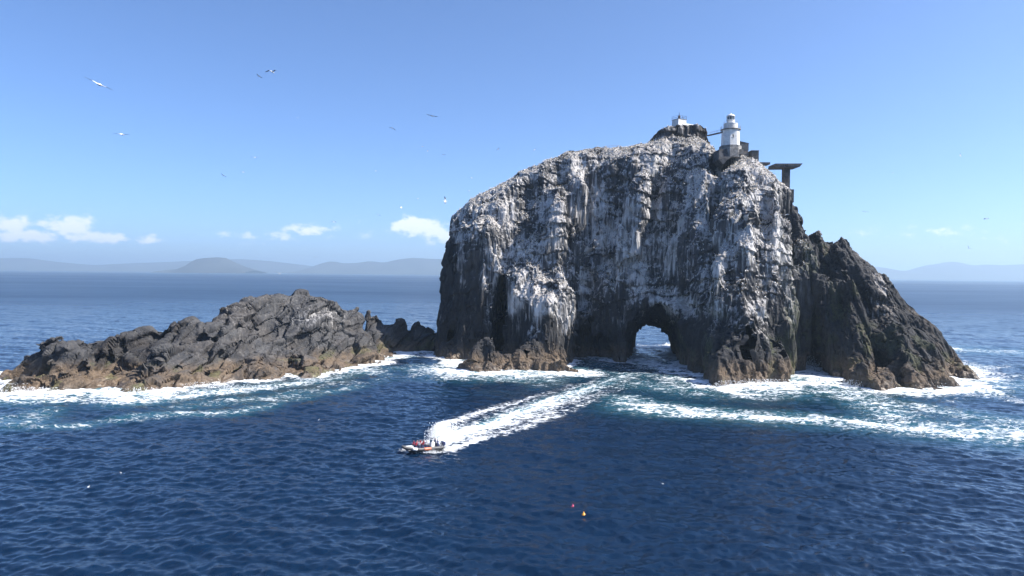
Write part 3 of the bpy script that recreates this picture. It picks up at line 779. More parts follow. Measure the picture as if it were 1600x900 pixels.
# ------------------------------------------------------------------ mesh building for made things
class MB:
    """collects shapes; build() links them as one mesh object"""
    def __init__(self): self.b = bmesh.new()
    def box(self, c, s, rz=0.0, rx=0.0, ry=0.0, bevel=0.0):
        m = Matrix.Translation(c) @ Matrix.Rotation(rz, 4, 'Z') @ Matrix.Rotation(ry, 4, 'Y') @ Matrix.Rotation(rx, 4, 'X') @ Matrix.Diagonal((s[0], s[1], s[2], 1))
        r = bmesh.ops.create_cube(self.b, size=1.0, matrix=m)
        if bevel:
            es = list({e for v in r['verts'] for e in v.link_edges})
            bmesh.ops.bevel(self.b, geom=es, offset=bevel, segments=2, affect='EDGES', profile=.7)
        return self
    def prism(self, prof, n, rot=0.0, caps=True):
        """stacked rings: prof = [(radius, z), ...] with n sides"""
        rings = []
        for rr, zz in prof:
            rings.append([self.b.verts.new((rr * math.sin(2 * math.pi * k / n + rot), rr * math.cos(2 * math.pi * k / n + rot), zz)) for k in range(n)])
        for a, b in zip(rings[:-1], rings[1:]):
            for k in range(n): self.b.faces.new((a[k], b[k], b[(k + 1) % n], a[(k + 1) % n]))
        if caps:
            self.b.faces.new(rings[0]); self.b.faces.new(rings[-1][::-1])
        return self
    def tube(self, pts, rad, n=8, closed=False):
        pts = [Vector(p) for p in pts]; N_ = len(pts); rings = []
        rads = rad if isinstance(rad, (list, tuple)) else [rad] * N_
        for k, p in enumerate(pts):
            a = pts[(k - 1) % N_] if (closed or k) else p; c = pts[(k + 1) % N_] if (closed or k < N_ - 1) else p
            tn = (c - a).normalized(); u = tn.cross(Vector((0, 0, 1)))
            if u.length < .05: u = tn.cross(Vector((1, 0, 0)))
            u.normalize(); w = u.cross(tn)
            rings.append([self.b.verts.new(p + (u * math.cos(2 * math.pi * j / n) + w * math.sin(2 * math.pi * j / n)) * rads[k]) for j in range(n)])
        for k in range(N_ if closed else N_ - 1):
            a, b = rings[k], rings[(k + 1) % N_]
            for j in range(n): self.b.faces.new((a[j], a[(j + 1) % n], b[(j + 1) % n], b[j]))
        if not closed:
            self.b.faces.new(rings[0][::-1]); self.b.faces.new(rings[-1])
        return self
    def poly(self, pts, ext):
        """a flat outline pushed along ext"""
        a = [self.b.verts.new(p) for p in pts]; b = [self.b.verts.new(Vector(p) + Vector(ext)) for p in pts]
        n = len(pts)
        self.b.faces.new(a); self.b.faces.new(b[::-1])
        for k in range(n): self.b.faces.new((a[k], b[k], b[(k + 1) % n], a[(k + 1) % n]))
        return self
    def mesh(self, name, smooth=False):
        bmesh.ops.recalc_face_normals(self.b, faces=self.b.faces)
        me = bpy.data.meshes.new(name); self.b.to_mesh(me); self.b.free()
        for p in me.polygons: p.use_smooth = smooth
        return me
    def build(self, name, mat, parent=None, smooth=False, loc=None):
        o = add_object(name, self.mesh(name, smooth), mat, parent)
        if loc is not None: o.location = loc
        return o
def thing(name, loc, rz, label, cat, group=None):
    o = bpy.data.objects.new(name, None); COL.objects.link(o); o.empty_display_size = .5
    o.location = loc; o.rotation_euler = (0, 0, rz)
    return tag(o, label, cat, group)
def copy_tree(o, parent=None):
    c = o.copy(); COL.objects.link(c); c.parent = parent
    for ch in list(o.children): copy_tree(ch, c)
    return c

WHITEWASH = simple_mat('weathered_whitewash', (.72, .71, .69), .7, var=.10, scale=.9)
CONCRETE = simple_mat('grey_concrete', (.23, .22, .21), .9, var=.22, scale=.8)
DARKCONC = simple_mat('dark_concrete', (.085, .083, .085), .9, var=.3, scale=.7)  # darker concrete with broad mottling
IRON = simple_mat('painted_iron', (.30, .29, .29), .6, var=.2)
RUST = simple_mat('dark_rusty_steel', (.055, .042, .036), .8, var=.3)
BLACK = simple_mat('black_opening', (.012, .012, .014), .5)
def glass_mat():
    t = NT('lantern_glass'); t.bsdf.inputs['Base Color'].default_value = c4(.06, .08, .09); t.bsdf.inputs['Roughness'].default_value = .06
    t.bsdf.inputs['Specular IOR Level'].default_value = .6
    t.put(t.bsdf.inputs['Roughness'], t.math('ADD', .04, t.math('MULTIPLY', t.noise(t.coord(), 4.0), .08)))
    return t.m
GLASS = glass_mat()

# ------------------------------------------------------------------ lighthouse
U = 263 / F                                    # metres per photograph pixel at the lighthouse
base = at(1141, 234, 263)
LX, LY, LZ = base
lh = thing('lighthouse', base, 0, 'white octagonal lighthouse tower with gallery and glazed lantern on the cliff top', 'lighthouse')
lh.scale = (.95, .95, .95)
R8 = math.radians(22.5 - 4)
MB().prism([(4.5, -3.5), (4.5, .0), (4.35, .12), (4.35, 1.35)], 8, R8).build('plinth', CONCRETE, lh)
tw = MB().prism([(3.62, 1.35), (3.46, 7.2), (3.62, 7.45), (3.62, 7.7)], 8, R8).build('tower', WHITEWASH, lh)
def facing(ang, rr, zz):            # a place on the tower wall, ang measured from the camera side
    return Vector((rr * math.sin(ang), -rr * math.cos(ang), zz))
for ang, zz in ((math.radians(-4), 5.0), (math.radians(86), 5.0)):
    ap = 3.62 * math.cos(math.pi / 8) - .07 - .12 * (zz - 1.35) / 5.85
    w = MB().box(facing(ang, ap, zz), (.95, .16, 1.05), ang).build('window', BLACK, tw)
    MB().box(facing(ang, ap + .03, zz - .62), (1.2, .30, .14), ang).build('sill', CONCRETE, tw)
MB().box(facing(math.radians(176), 3.25, 2.4), (1.1, .2, 2.1), math.radians(176)).build('door', IRON, lh)
gal = MB().prism([(3.75, 7.7), (4.0, 7.85), (4.0, 8.1)], 16).build('gallery', CONCRETE, lh)
for k in range(12):
    a = 2 * math.pi * k / 12
    MB().tube([(3.85 * math.sin(a), 3.85 * math.cos(a), 8.1), (3.85 * math.sin(a), 3.85 * math.cos(a), 9.35)], .045, 6).build('railing_post', IRON, gal)
for zz in (8.55, 8.95, 9.33):
    MB().tube([(3.85 * math.sin(2 * math.pi * k / 24), 3.85 * math.cos(2 * math.pi * k / 24), zz) for k in range(24)], .035, 6, True).build('rail', IRON, gal)
dr = MB().prism([(2.75, 8.1), (2.70, 10.1), (2.82, 10.2), (2.82, 10.4)], 24).build('drum', WHITEWASH, lh)
for k in range(10):
    a = 2 * math.pi * k / 10
    MB().tube([(2.7 * math.sin(a), 2.7 * math.cos(a), 10.4), (2.7 * math.sin(a), 2.7 * math.cos(a), 11.35)], .04, 6).build('railing_post', IRON, dr)
MB().tube([(2.7 * math.sin(2 * math.pi * k / 24), 2.7 * math.cos(2 * math.pi * k / 24), 11.33) for k in range(24)], .035, 6, True).build('rail', IRON, dr)
MB().prism([(1.62, 10.4), (1.58, 11.75), (1.68, 11.8), (1.68, 11.95)], 16).build('lantern_base', WHITEWASH, lh)
lan = bpy.data.objects.new('lantern', None); COL.objects.link(lan); lan.parent = lh
for k in range(10):
    a = 2 * math.pi * k / 10; a2 = 2 * math.pi * (k + 1) / 10; am = (a + a2) / 2
    MB().tube([(1.55 * math.sin(a), 1.55 * math.cos(a), 11.95), (1.55 * math.sin(a), 1.55 * math.cos(a), 13.25)], .06, 6).build('glazing_bar', WHITEWASH, lan)
    ap = 1.50 * math.cos(math.pi / 10)
    MB().box((ap * math.sin(am), ap * math.cos(am), 12.6), (.90, .03, 1.28), -am).build('pane', GLASS, lan)
MB().prism([(.35, 11.95), (.5, 12.2), (.5, 12.8), (.3, 13.1)], 12).build('lamp', IRON, lan)
MB().prism([(1.72, 13.25), (1.72, 13.4), (1.5, 13.75), (1.0, 14.1), (.45, 14.3), (.25, 14.35), (.25, 14.6), (.12, 14.7)], 20).build('dome', WHITEWASH, lh, True)
MB().tube([(0, 0, 14.6), (0, 0, 15.6)], .04, 6).build('lightning_rod', IRON, lh)

# masonry footing under the tower
def quad_wall(name, corners, thick, mat, label, cat):
    """a thick wall through front corners given as photograph places with distances"""
    pts = [Vector(at(*c)) for c in corners]; c0 = sum(pts, Vector()) / len(pts)
    o = MB().poly([p - c0 for p in pts], (0.0, thick, 0.0)).build(name, mat, None, loc=c0)
    return tag(o, label, cat)
quad_wall('retaining_wall', [(1124, 233, 259.8), (1123, 249, 259), (1130, 257, 258.8), (1138, 249, 258.8), (1148, 242, 259), (1162, 240, 259.5), (1162, 233, 259.7)], 8.0, DARKCONC, 'grey masonry footing wall under the lighthouse', 'wall')
# gable building at its back
g0 = Vector(at(1158, 233, 271))
gb = thing('store_building', g0, math.radians(-12), 'small grey stone store with sloping roof tucked behind the lighthouse', 'building'); gb.scale = (.8, .8, .72)
MB().box((0, 0, .5), (6.5, 4.5, 4.0)).build('wall', CONCRETE, gb)
MB().poly([(-3.4, -2.5, 2.5), (3.4, -2.5, 2.5), (3.4, -2.5, 2.62), (-3.1, -2.5, 4.6)], (0, 5.0, 0)).build('roof', DARKCONC, gb)
# ruined walls on the slope
r0 = Vector(at(1180, 251, 261.5))
rw = thing('ruined_building', r0, 0, 'roofless dark stone ruin on the slope right of the lighthouse', 'building')
MB().box((0, 2.5, 1.2), (2.7, 5.0, 5.2)).build('wall', DARKCONC, rw)
MB().box((-2.9, 3.2, 2.0), (3.0, .5, 3.2)).build('side_wall', CONCRETE, rw)
MB().box((-.1, 2.5, 3.87), (3.0, 5.3, .14)).build('coping', CONCRETE, rw)
s0 = Vector(at(1195, 255, 261))
tag(MB().box((0, 0, 0), (4.2, 4.0, .8), bevel=.06).build('concrete_slab', DARKCONC, loc=s0 + Vector((0, 2, 0))), 'flat concrete slab between the ruin and the pillar platform', 'slab')
# landing platform on a pillar
p0 = Vector(at(1227, 262, 262))
pf = thing('landing_platform', p0, 0, 'concrete platform jutting out on a single square pillar over the slope', 'platform')
MB().poly([(-5.3, -3.4, -.35), (-5.1, -3.4, 1.0), (5.2, -3.4, 1.15), (4.1, -3.4, -.15)], (0, 7.0, 0)).build('deck', DARKCONC, pf)
for k in range(14):
    MB().box((-4.4 + k * .68, -3.46, .55), (.12, .10, .62)).build('edge_rib', CONCRETE, pf)
MB().box((.45, .4, -6.9), (2.3, 2.4, 13.4), bevel=.05).build('pillar', DARKCONC, pf)
MB().box((2.1, .6, -10.8), (2.2, 2.8, 5.0), bevel=.05).build('footing', DARKCONC, pf)
# hut and beacon at the very top
h0 = Vector(at(1061, 201, 290))
hu = thing('summit_hut', h0, math.radians(28), 'flat roofed white hut with a railed beacon on the dark summit knoll', 'hut')
MB().box((0, 0, .9), (4.4, 4.0, 5.4), bevel=.04).build('wall', WHITEWASH, hu)
MB().box((0, 0, 3.66), (4.7, 4.3, .14)).build('roof', CONCRETE, hu)
MB().box((4.6, .4, .0), (5.2, 3.2, 4.6), bevel=.04).build('annex', WHITEWASH, hu)
for sx, sy in ((-1, -1), (1, -1), (1, 1), (-1, 1), (0, -1), (1, 0)):
    MB().tube([(sx * 2.2, sy * 2.0, 3.7), (sx * 2.2, sy * 2.0, 5.1)], .05, 6).build('railing_post', RUST, hu)
for zz in (4.4, 5.05):
    MB().tube([(-2.2, -2, zz), (2.2, -2, zz), (2.2, 2, zz), (-2.2, 2, zz)], .035, 6, True).build('rail', RUST, hu)
MB().prism([(.35, 3.7), (.35, 4.3), (.5, 4.5), (.5, 5.3), (.12, 5.6), (.06, 7.0)], 10).build('beacon', RUST, hu)
# footbridge to the tower
b0, b1 = Vector(at(1106, 212, 276)), Vector(at(1130, 206.5, 263))
mid = (b0 + b1) / 2; dv = b1 - b0
fb = thing('footbridge', mid, math.atan2(dv.y, dv.x), 'narrow dark footbridge from the knoll to the lighthouse gallery', 'bridge')
Lb = math.hypot(dv.x, dv.y); tl = math.atan2(dv.z, Lb)
MB().box((0, 0, 0), (dv.length + .6, 1.1, .35), ry=-tl).build('deck', RUST, fb)
for s in (-1, 1):
    for k in range(5):
        xx = (-.46 + .23 * k) * Lb; zz = math.tan(tl) * xx
        MB().tube([(xx, s * .5, zz), (xx, s * .5, zz + 1.1)], .035, 5).build('railing_post', IRON, fb)
    MB().tube([(-.47 * Lb, s * .5, -math.tan(tl) * .47 * Lb + 1.1), (.47 * Lb, s * .5, math.tan(tl) * .47 * Lb + 1.1)], .035, 5).build('rail', IRON, fb)
# low railing on the ridge
ra, rb_ = Vector(at(943, 231.5, 284)), Vector(at(966, 228.5, 284))
rg = thing('ridge_railing', ra, math.atan2((rb_ - ra).y, (rb_ - ra).x), 'thin low railing along the skyline ridge left of the summit', 'railing')
for k in range(6):
    MB().tube([(k * 1.2, 0, -1.2), (k * 1.2, 0, .75 + k * .13)], .05, 5).build('railing_post', IRON, rg)
MB().tube([(-.2, 0, .72), (6.2, 0, 1.38)], .05, 5).build('rail', IRON, rg)

# ------------------------------------------------------------------ the boat and the people in it
TUBE = simple_mat('grey_rubber', (.09, .088, .09), .55, var=.15)
ORANGE = simple_mat('orange_band', (.55, .17, .09), .5, var=.1)
WHITEP = simple_mat('white_gelcoat', (.78, .78, .76), .35, var=.04)
NAVY = simple_mat('navy_canvas', (.02, .03, .09), .7)
STEEL = simple_mat('brushed_steel', (.55, .56, .58), .35, .8, var=.1)
bc = on_sea(662, 705)
HEAD = math.atan2(-.58, -.81)
boat = thing('speedboat', (bc[0], bc[1], .12), HEAD, 'grey inflatable tour boat full of passengers speeding away from the arch', 'boat')
boat.rotation_euler = (0, math.radians(-3.0), HEAD); boat.scale = (.9, .9, .9)
def collar(x):          # half beam of the tube along the boat
    return 1.32 * (1 - max(0, (x - 1.0) / 3.9) ** 2.2) if x < 4.9 else 0
cl = []
for k in range(15): xx = -4.2 + k * .62; cl.append((xx, collar(xx), .62 + .5 * max(0, (xx - .5) / 4.4) ** 2))
pathp = cl + [(4.75, .25, 1.16), (4.82, 0, 1.18), (4.75, -.25, 1.16)] + [(a, -b, c) for a, b, c in cl[::-1]]
tb = MB().tube(pathp, [.14, .26] + [.31] * (len(pathp) - 4) + [.26, .14], 12).build('tube', TUBE, boat, True)
for s in (-1, 1):
    sg = [(x_, s * (collar(x_) + .012), .62 + .5 * max(0, (x_ - .5) / 4.4) ** 2) for x_ in np.linspace(-.9, .7, 7)]
    MB().tube(sg, .316, 12).build('orange_band', ORANGE, tb, True)
    sg = [(x_, s * (collar(x_) + .012), .62 + .5 * max(0, (x_ - .5) / 4.4) ** 2) for x_ in np.linspace(2.2, 3.1, 5)]
    MB().tube(sg, .316, 12).build('white_band', WHITEP, tb, True)
hb = MB()
secs = []
for xx in np.linspace(-4.2, 4.7, 12):
    t_ = max(0, (xx - 1.0) / 3.7); wv = 1.3 * (1 - t_ ** 2.2) + .02; kz = -.42 + 1.35 * t_ ** 2.4
    secs.append([hb.b.verts.new((xx, -wv, .62 + .45 * t_ ** 2)), hb.b.verts.new((xx, -wv * .8, .12 + .8 * t_ ** 2)), hb.b.verts.new((xx, 0, kz)),
                 hb.b.verts.new((xx, wv * .8, .12 + .8 * t_ ** 2)), hb.b.verts.new((xx, wv, .62 + .45 * t_ ** 2))])
for a, b in zip(secs[:-1], secs[1:]):
    for k in range(5): hb.b.faces.new((a[k], a[(k + 1) % 5], b[(k + 1) % 5], b[k]))
hb.b.faces.new(secs[0]); hb.b.faces.new(secs[-1][::-1])
hb.build('hull', TUBE, boat)
MB().box((.2, 0, .58), (7.6, 2.1, .08)).build('deck', IRON, boat)
con = MB().box((-1.9, 0, 1.1), (.8, .9, 1.05), bevel=.1).build('console', WHITEP, boat)
MB().box((-1.6, 0, 1.85), (.05, .85, .5), ry=-.35).build('windscreen', GLASS, con)
MB().box((3.3, 0, .95), (1.5, 1.0, .55), bevel=.18).build('bow_locker', WHITEP, boat)
fr_ = MB()
for s in (-1, 1): fr_.tube([(-3.5, s * 1.0, .6), (-3.6, s * .95, 2.2), (-3.7, s * .7, 2.55), (-3.7, 0, 2.6)], .05, 8)
fr_.build('radar_arch', STEEL, boat, True)
for s in (-1, 1):
    m_ = MB().box((-4.5, s * .42, 1.15), (.62, .42, .75), bevel=.12).box((-4.5, s * .42, .3), (.28, .16, 1.2)).build('outboard_motor', NAVY, boat)
seats = []
for row in range(5):
    for s in (-1, 1):
        xx = 2.1 - row * .78 if row < 4 else -2.95
        seats.append((xx, s * .52))
        MB().box((xx, s * .52, .92), (.5, .36, .68), bevel=.06).build('seat', NAVY, boat)

SKIN = simple_mat('skin', (.55, .33, .24), .6)
HAIR = simple_mat('dark_hair', (.04, .028, .02), .7)
JACKETS = [simple_mat('red_jacket', (.48, .03, .05), .7), simple_mat('dark_red_jacket', (.28, .02, .04), .7), simple_mat('blue_jacket', (.03, .06, .25), .7),
           simple_mat('white_jacket', (.68, .68, .70), .7), simple_mat('black_jacket', (.02, .02, .025), .7), simple_mat('pink_jacket', (.60, .22, .26), .7)]
TROUSERS = simple_mat('dark_trousers', (.025, .027, .035), .8)
def figure_mesh(seated, seed):
    rg_ = random.Random(seed); j = lambda s=.04: rg_.uniform(-s, s)
    P_ = {'pelvis': (0, 0, .02, .15), 'belly': (.01, 0, .2, .14), 'chest': (.03 + j(), 0, .42, .165), 'neck': (.05, 0, .58, .06), 'chin': (.07 + j(), j(.02), .66, .085), 'head': (.07, j(.02), .77, .105), 'crown': (.06, 0, .85, .07)}
    E_ = [('pelvis', 'belly'), ('belly', 'chest'), ('chest', 'neck'), ('neck', 'chin'), ('chin', 'head'), ('head', 'crown')]
    for s, n in ((-1, 'r'), (1, 'l')):
        P_['sh' + n] = (.02, s * .19, .49, .075); P_['el' + n] = (.10 + j(), s * .26, .24, .055); P_['wr' + n] = (.32 + j(), s * .17, .24 + j(.06), .04); P_['ha' + n] = (.40 + j(), s * .15, .25, .045)
        if seated:
            P_['kn' + n] = (.43, s * .15, .03, .075); P_['an' + n] = (.36, s * .16, -.36, .05); P_['to' + n] = (.50, s * .17, -.42, .045)
        else:
            P_['kn' + n] = (.06, s * .12, -.42, .075); P_['an' + n] = (.0, s * .13, -.84, .05); P_['to' + n] = (.14, s * .14, -.90, .045)
        P_['hi' + n] = (.04, s * .10, .0, .10)
        E_ += [('chest', 'sh' + n), ('sh' + n, 'el' + n), ('el' + n, 'wr' + n), ('wr' + n, 'ha' + n), ('pelvis', 'hi' + n), ('hi' + n, 'kn' + n), ('kn' + n, 'an' + n), ('an' + n, 'to' + n)]
    names = list(P_); me = bpy.data.meshes.new('figure')
    me.from_pydata([P_[n][:3] for n in names], [(names.index(a), names.index(b)) for a, b in E_], [])
    o = bpy.data.objects.new('figure', me); COL.objects.link(o)
    sk = o.modifiers.new('skin', 'SKIN')
    for k, n in enumerate(names):
        me.skin_vertices[0].data[k].radius = (P_[n][3], P_[n][3]); me.skin_vertices[0].data[k].use_root = (n == 'pelvis')
    ss_ = o.modifiers.new('sub', 'SUBSURF'); ss_.levels = 1; ss_.render_levels = 1
    dg = bpy.context.evaluated_depsgraph_get(); dg.update()
    me2 = bpy.data.meshes.new_from_object(o.evaluated_get(dg)); bpy.data.objects.remove(o); bpy.data.meshes.remove(me)
    me2.name = 'person'
    for m in (JACKETS[0], TROUSERS, SKIN, HAIR): me2.materials.append(m)
    for p in me2.polygons:
        c = p.center; p.use_smooth = True
        hand = c.x > .33 and .12 < c.z < .4
        if c.z > .60: p.material_index = 3 if (c.z > .78 or c.x < .03) else 2
        elif hand: p.material_index = 2
        elif c.z < .06 and (c.z < -.02 or c.x > .12): p.material_index = 1
        else: p.material_index = 0
    return me2
FIG = [figure_mesh(True, 1), figure_mesh(True, 2), figure_mesh(True, 3)]
STAND = figure_mesh(False, 4)
Mb = boat.matrix_basis
bpy.context.view_layer.update()
Mb = boat.matrix_world.copy()
outfits = [(0, 'person in a red jacket in the front row of the boat, port side'), (0, 'person in a red jacket in the front row of the boat, starboard side'),
           (5, 'person in a pink jacket in the second row of the boat, port side'), (3, 'person in a white jacket in the second row of the boat, starboard side'),
           (0, 'person in a red jacket in the third row of the boat, port side'), (1, 'person in a dark red jacket in the third row of the boat, starboard side'),
           (1, 'person in a dark red jacket in the fourth row of the boat, port side'), (3, 'person in a white jacket in the fourth row of the boat, starboard side'),
           (2, 'person in a blue jacket in the stern of the boat, port side'), (2, 'person in a blue jacket in the stern of the boat, starboard side')]
def put_person(me, local, mat, label):
    o = add_object('person', me); o.matrix_world = Mb @ Matrix.Translation(local) @ Matrix.Rotation(random.uniform(-.2, .2), 4, 'Z')
    o.material_slots[0].link = 'OBJECT'; o.material_slots[0].material = mat
    tag(o, label, 'person', 'people aboard the tour boat')
for k, ((sx, sy), (mi, lb)) in enumerate(zip(seats, outfits)):
    # local +y is the boat's port side
    side = 'port' if sy > 0 else 'starboard'
    row = ['front row', 'second row', 'third row', 'fourth row', 'stern'][k // 2]
    jn = ['red', 'dark red', 'blue', 'white', 'black', 'pink'][mi]
    put_person(FIG[k % 3], (sx - .05, sy, 1.36), JACKETS[mi], f'person in a {jn} jacket in the {row} of the tour boat, {side} side')
put_person(STAND, (-2.55, .0, 1.56), JACKETS[4], 'person in a black jacket standing at the helm of the tour boat')

# ------------------------------------------------------------------ buoys
def buoy(px, py, mat, label):
    p = on_sea(px, py + 3); t_ = thing('mooring_buoy', (p[0], p[1], .08), 0, label, 'buoy'); t_.scale = (.78, .78, .74)
    MB().prism([(.05, -.42), (.24, -.32), (.38, -.1), (.41, .1), (.36, .3), (.22, .46), (.12, .54), (.10, .68)], 20).build('float', mat, t_, True)
    MB().tube([(.09 * math.cos(a), 0, .74 + .09 * math.sin(a)) for a in np.linspace(0, 2 * math.pi, 13)[:-1]], .03, 6, True).build('eye', mat, t_, True)
buoy(895, 792, simple_mat('pink_plastic', (.62, .05, .13), .35, var=.08), 'pink mooring buoy floating in front of the arch')
buoy(912, 804, simple_mat('orange_plastic', (.85, .36, .03), .35, var=.08), 'orange mooring buoy floating beside the pink one')

# ------------------------------------------------------------------ gannets
def bird_mats():
    w = simple_mat('white_plumage', (.78, .78, .77), .7, var=.05); k = simple_mat('black_wing_tip', (.02, .02, .022), .6); y_ = simple_mat('buff_head', (.72, .55, .28), .7)
    return w, k, y_
BW, BK, BY = bird_mats()
def flying_mesh(dihedral, droop, seed):
    """body, neck, tail and two long narrow wings in one skin; wing tips black"""
    b = bmesh.new()
    prof = [(-.48, .004), (-.36, .03), (-.22, .06), (-.02, .085), (.16, .08), (.28, .05), (.36, .045), (.42, .042), (.47, .02), (.56, .004)]
    rings = []
    for xx, rr in prof:
        rings.append([b.verts.new((xx, rr * math.cos(2 * math.pi * k / 8), rr * .9 * math.sin(2 * math.pi * k / 8))) for k in range(8)])
    for i, (a, c) in enumerate(zip(rings[:-1], rings[1:])):
        for k in range(8):
            f_ = b.faces.new((a[k], a[(k + 1) % 8], c[(k + 1) % 8], c[k])); f_.material_index = 2 if .28 < prof[i][0] < .45 else 0
    for s in (-1, 1):
        spans = [(.0, .11, -.10, 0), (.22, .13, -.10, 0), (.45, .12, -.09, 0), (.64, .06, -.11, 1), (.80, -.04, -.15, 1), (.93, -.15, -.19, 1)]
        prev = None
        for n_, (yy, le, te, mi) in enumerate(spans):
            a_ = dihedral if yy < .45 else dihedral - droop
            zz = (min(yy, .45) * math.sin(dihedral) + max(0, yy - .45) * math.sin(dihedral - droop)); yv = min(yy, .45) * math.cos(dihedral) + max(0, yy - .45) * math.cos(dihedral - droop)
            th = .022 * (1 - yy * .8)
            ring = [b.verts.new((le + .06, s * yv, zz)), b.verts.new(((le + te) / 2 + .05, s * yv, zz + th)), b.verts.new((te, s * yv, zz)), b.verts.new(((le + te) / 2 + .05, s * yv, zz - th))]
            if prev:
                for k in range(4):
                    f_ = b.faces.new((prev[k], prev[(k + 1) % 4], ring[(k + 1) % 4], ring[k])); f_.material_index = 1 if (mi or n_ == 3) else 0
            prev = ring
        b.faces.new(prev).material_index = 1
    bmesh.ops.recalc_face_normals(b, faces=b.faces)
    me = bpy.data.meshes.new('gannet'); b.to_mesh(me); b.free()
    for m in (BW, BK, BY): me.materials.append(m)
    return me
FLY = [flying_mesh(.10, .10, 1), flying_mesh(.42, .95, 2), flying_mesh(-.15, .25, 3), flying_mesh(.55, .2, 4)]
# (px, py, span in photograph pixels, shape, heading, bank, where)
SKYB = [(155, 132, 44, 0, 100, 24, 'large white gannet gliding on a slant high up on the left of the sky'), (425, 112, 24, 1, 80, 0, 'gannet with arched drooping wings, highest of the left sky pair'),
        (405, 119, 11, 0, 150, 20, 'small gannet just below the arch-winged one'), (190, 210, 27, 0, 90, 4, 'gannet gliding level below the large slanting one'),
        (465, 184, 7, 0, 60, 10, 'tiny pale gannet alone in the sky right of the arch-winged one'), (613, 200, 12, 2, 120, 15, 'small white gannet in mid sky left of the level gliding one'),
        (675, 181, 18, 0, 95, 10, 'white gannet gliding level high above the left end of the stack'), (660, 229, 7, 0, 30, 0, 'tiny gannet, upper of a loose pair above the stack end'),
        (668, 236, 6, 3, 30, 0, 'tiny gannet, lower of a loose pair above the stack end'), (693, 241, 8, 2, 100, 0, 'tiny white gannet right of the loose pair'),
        (587, 267, 8, 2, 70, 10, 'tiny white gannet in mid sky far above the cumulus cloud'), (349, 274, 10, 0, 140, 25, 'small white gannet low in the left sky'),
        (380, 269, 9, 1, 80, 0, 'small gannet right beside another low in the left sky'), (399, 246, 14, 1, 95, 0, 'pale gannet with bent wings above two others in the left sky'),
        (653, 310, 7, 2, 60, 0, 'tiny white gannet left of the dark upright one'), (627, 325, 10, 3, 40, 30, 'gannet with raised wings above the cumulus cloud'),
        (591, 335, 9, 2, 110, 20, 'small white gannet just left of the cumulus cloud'), (556, 337, 6, 0, 80, 0, 'tiny pale gannet left of the cumulus cloud'),
        (522, 347, 10, 1, 70, 0, 'dark looking gannet low over the coast hills'), (695, 314, 14, 3, 20, 70, 'dark gannet banking upright beside the top of the stack end'),
        (737, 278, 11, 0, 75, 8, 'gannet skimming above the sloping skyline of the stack'), (733, 298, 6, 2, 40, 0, 'tiny gannet close over the sloping skyline'),
        (778, 233, 7, 0, 50, -30, 'tiny gannet high above the left slope of the stack'), (835, 234, 10, 0, 70, -35, 'gannet rising above the left shoulder of the stack'),
        (437, 428, 15, 3, 110, 0, 'white gannet low over the far sea in front of the coast'), (494, 401, 6, 2, 90, 0, 'tiny white gannet against the coast hills'),
        (562, 439, 6, 2, 90, 0, 'tiny white gannet low over the far sea'), (1076, 165, 5, 0, 60, 0, 'tiny gannet above the summit hut'),
        (1188, 304, 36, 0, 95, -8, 'large white gannet gliding across the face below the ruin'), (1230, 335, 17, 2, 100, -10, 'white gannet passing the right shoulder of the stack'),
        (1395, 270, 7, 0, 90, 0, 'tiny pale gannet alone in the right sky'), (1352, 331, 10, 0, 80, 5, 'pale gannet in the right sky above the slope'),
        (1500, 243, 8, 3, 20, 75, 'small dark gannet banking upright high in the right sky'), (1541, 342, 11, 1, 100, -10, 'gannet with bent wings at the far right of the sky'),
        (1574, 358, 7, 2, 60, 0, 'tiny gannet, rightmost in the sky'), (1514, 388, 10, 3, 70, 40, 'gannet with raised wings above the right coast hills'),
        (1472, 386, 6, 0, 90, 0, 'tiny pale gannet left of the one above the right hills'), (1249, 306, 5, 2, 30, 0, 'tiny gannet beside the foot of the platform pillar'),
        (1075, 437, 8, 2, 90, 0, 'white gannet flying across the dark wall above the arch'), (1074, 364, 7, 2, 90, 10, 'white gannet flying across the upper wall'),
        (767, 480, 5, 2, 60, 0, 'tiny white gannet in front of the dark cave cleft'), (1035, 756, 11, 1, 120, 20, 'white gannet skimming the dark water right of the buoys')]
for (px, py, spn, sh, hd, bank, lb) in SKYB:
    D = 1.85 * F / spn
    lim = on_sea(px, py + 2)[1] * .97 if py > 450 else 1e9
    D = min(D, lim, 205 if (py > 290 and px > 700 and px < 1260) else 1e9)
    sc = spn * D / F / 1.85
    o = add_object('flying_gannet', FLY[sh]); o.location = at(px, py, D)
    o.rotation_euler = (math.radians(bank), math.radians(random.uniform(-6, 6)), math.radians(hd)); o.scale = (sc,) * 3
    tag(o, lb, 'bird', 'gannets on the wing round the stack')
def sitting_mesh(use=range(9), ns=6):
    b = bmesh.new()
    prof = [(-.46, .02, .10), (-.30, .07, .16), (-.05, .15, .20), (.16, .14, .26), (.26, .08, .38), (.29, .06, .50), (.33, .065, .58), (.40, .04, .58), (.50, .006, .55)]
    prof = [prof[u_] for u_ in use]
    rings = [[b.verts.new((xx, rr * math.cos(2 * math.pi * k / ns), zc + rr * math.sin(2 * math.pi * k / ns))) for k in range(ns)] for xx, rr, zc in prof]
    for i, (a, c) in enumerate(zip(rings[:-1], rings[1:])):
        for k in range(ns):
            f_ = b.faces.new((a[k], a[(k + 1) % ns], c[(k + 1) % ns], c[k])); f_.material_index = 1 if i == 0 else (2 if prof[i][2] > .36 else 0)
    b.faces.new(rings[0][::-1]).material_index = 1; b.faces.new(rings[-1])
    bmesh.ops.recalc_face_normals(b, faces=b.faces)
    me = bpy.data.meshes.new('gannet_sitting'); b.to_mesh(me); b.free()
    for m in (BW, BK, BY): me.materials.append(m)
    return me
SIT = sitting_mesh()
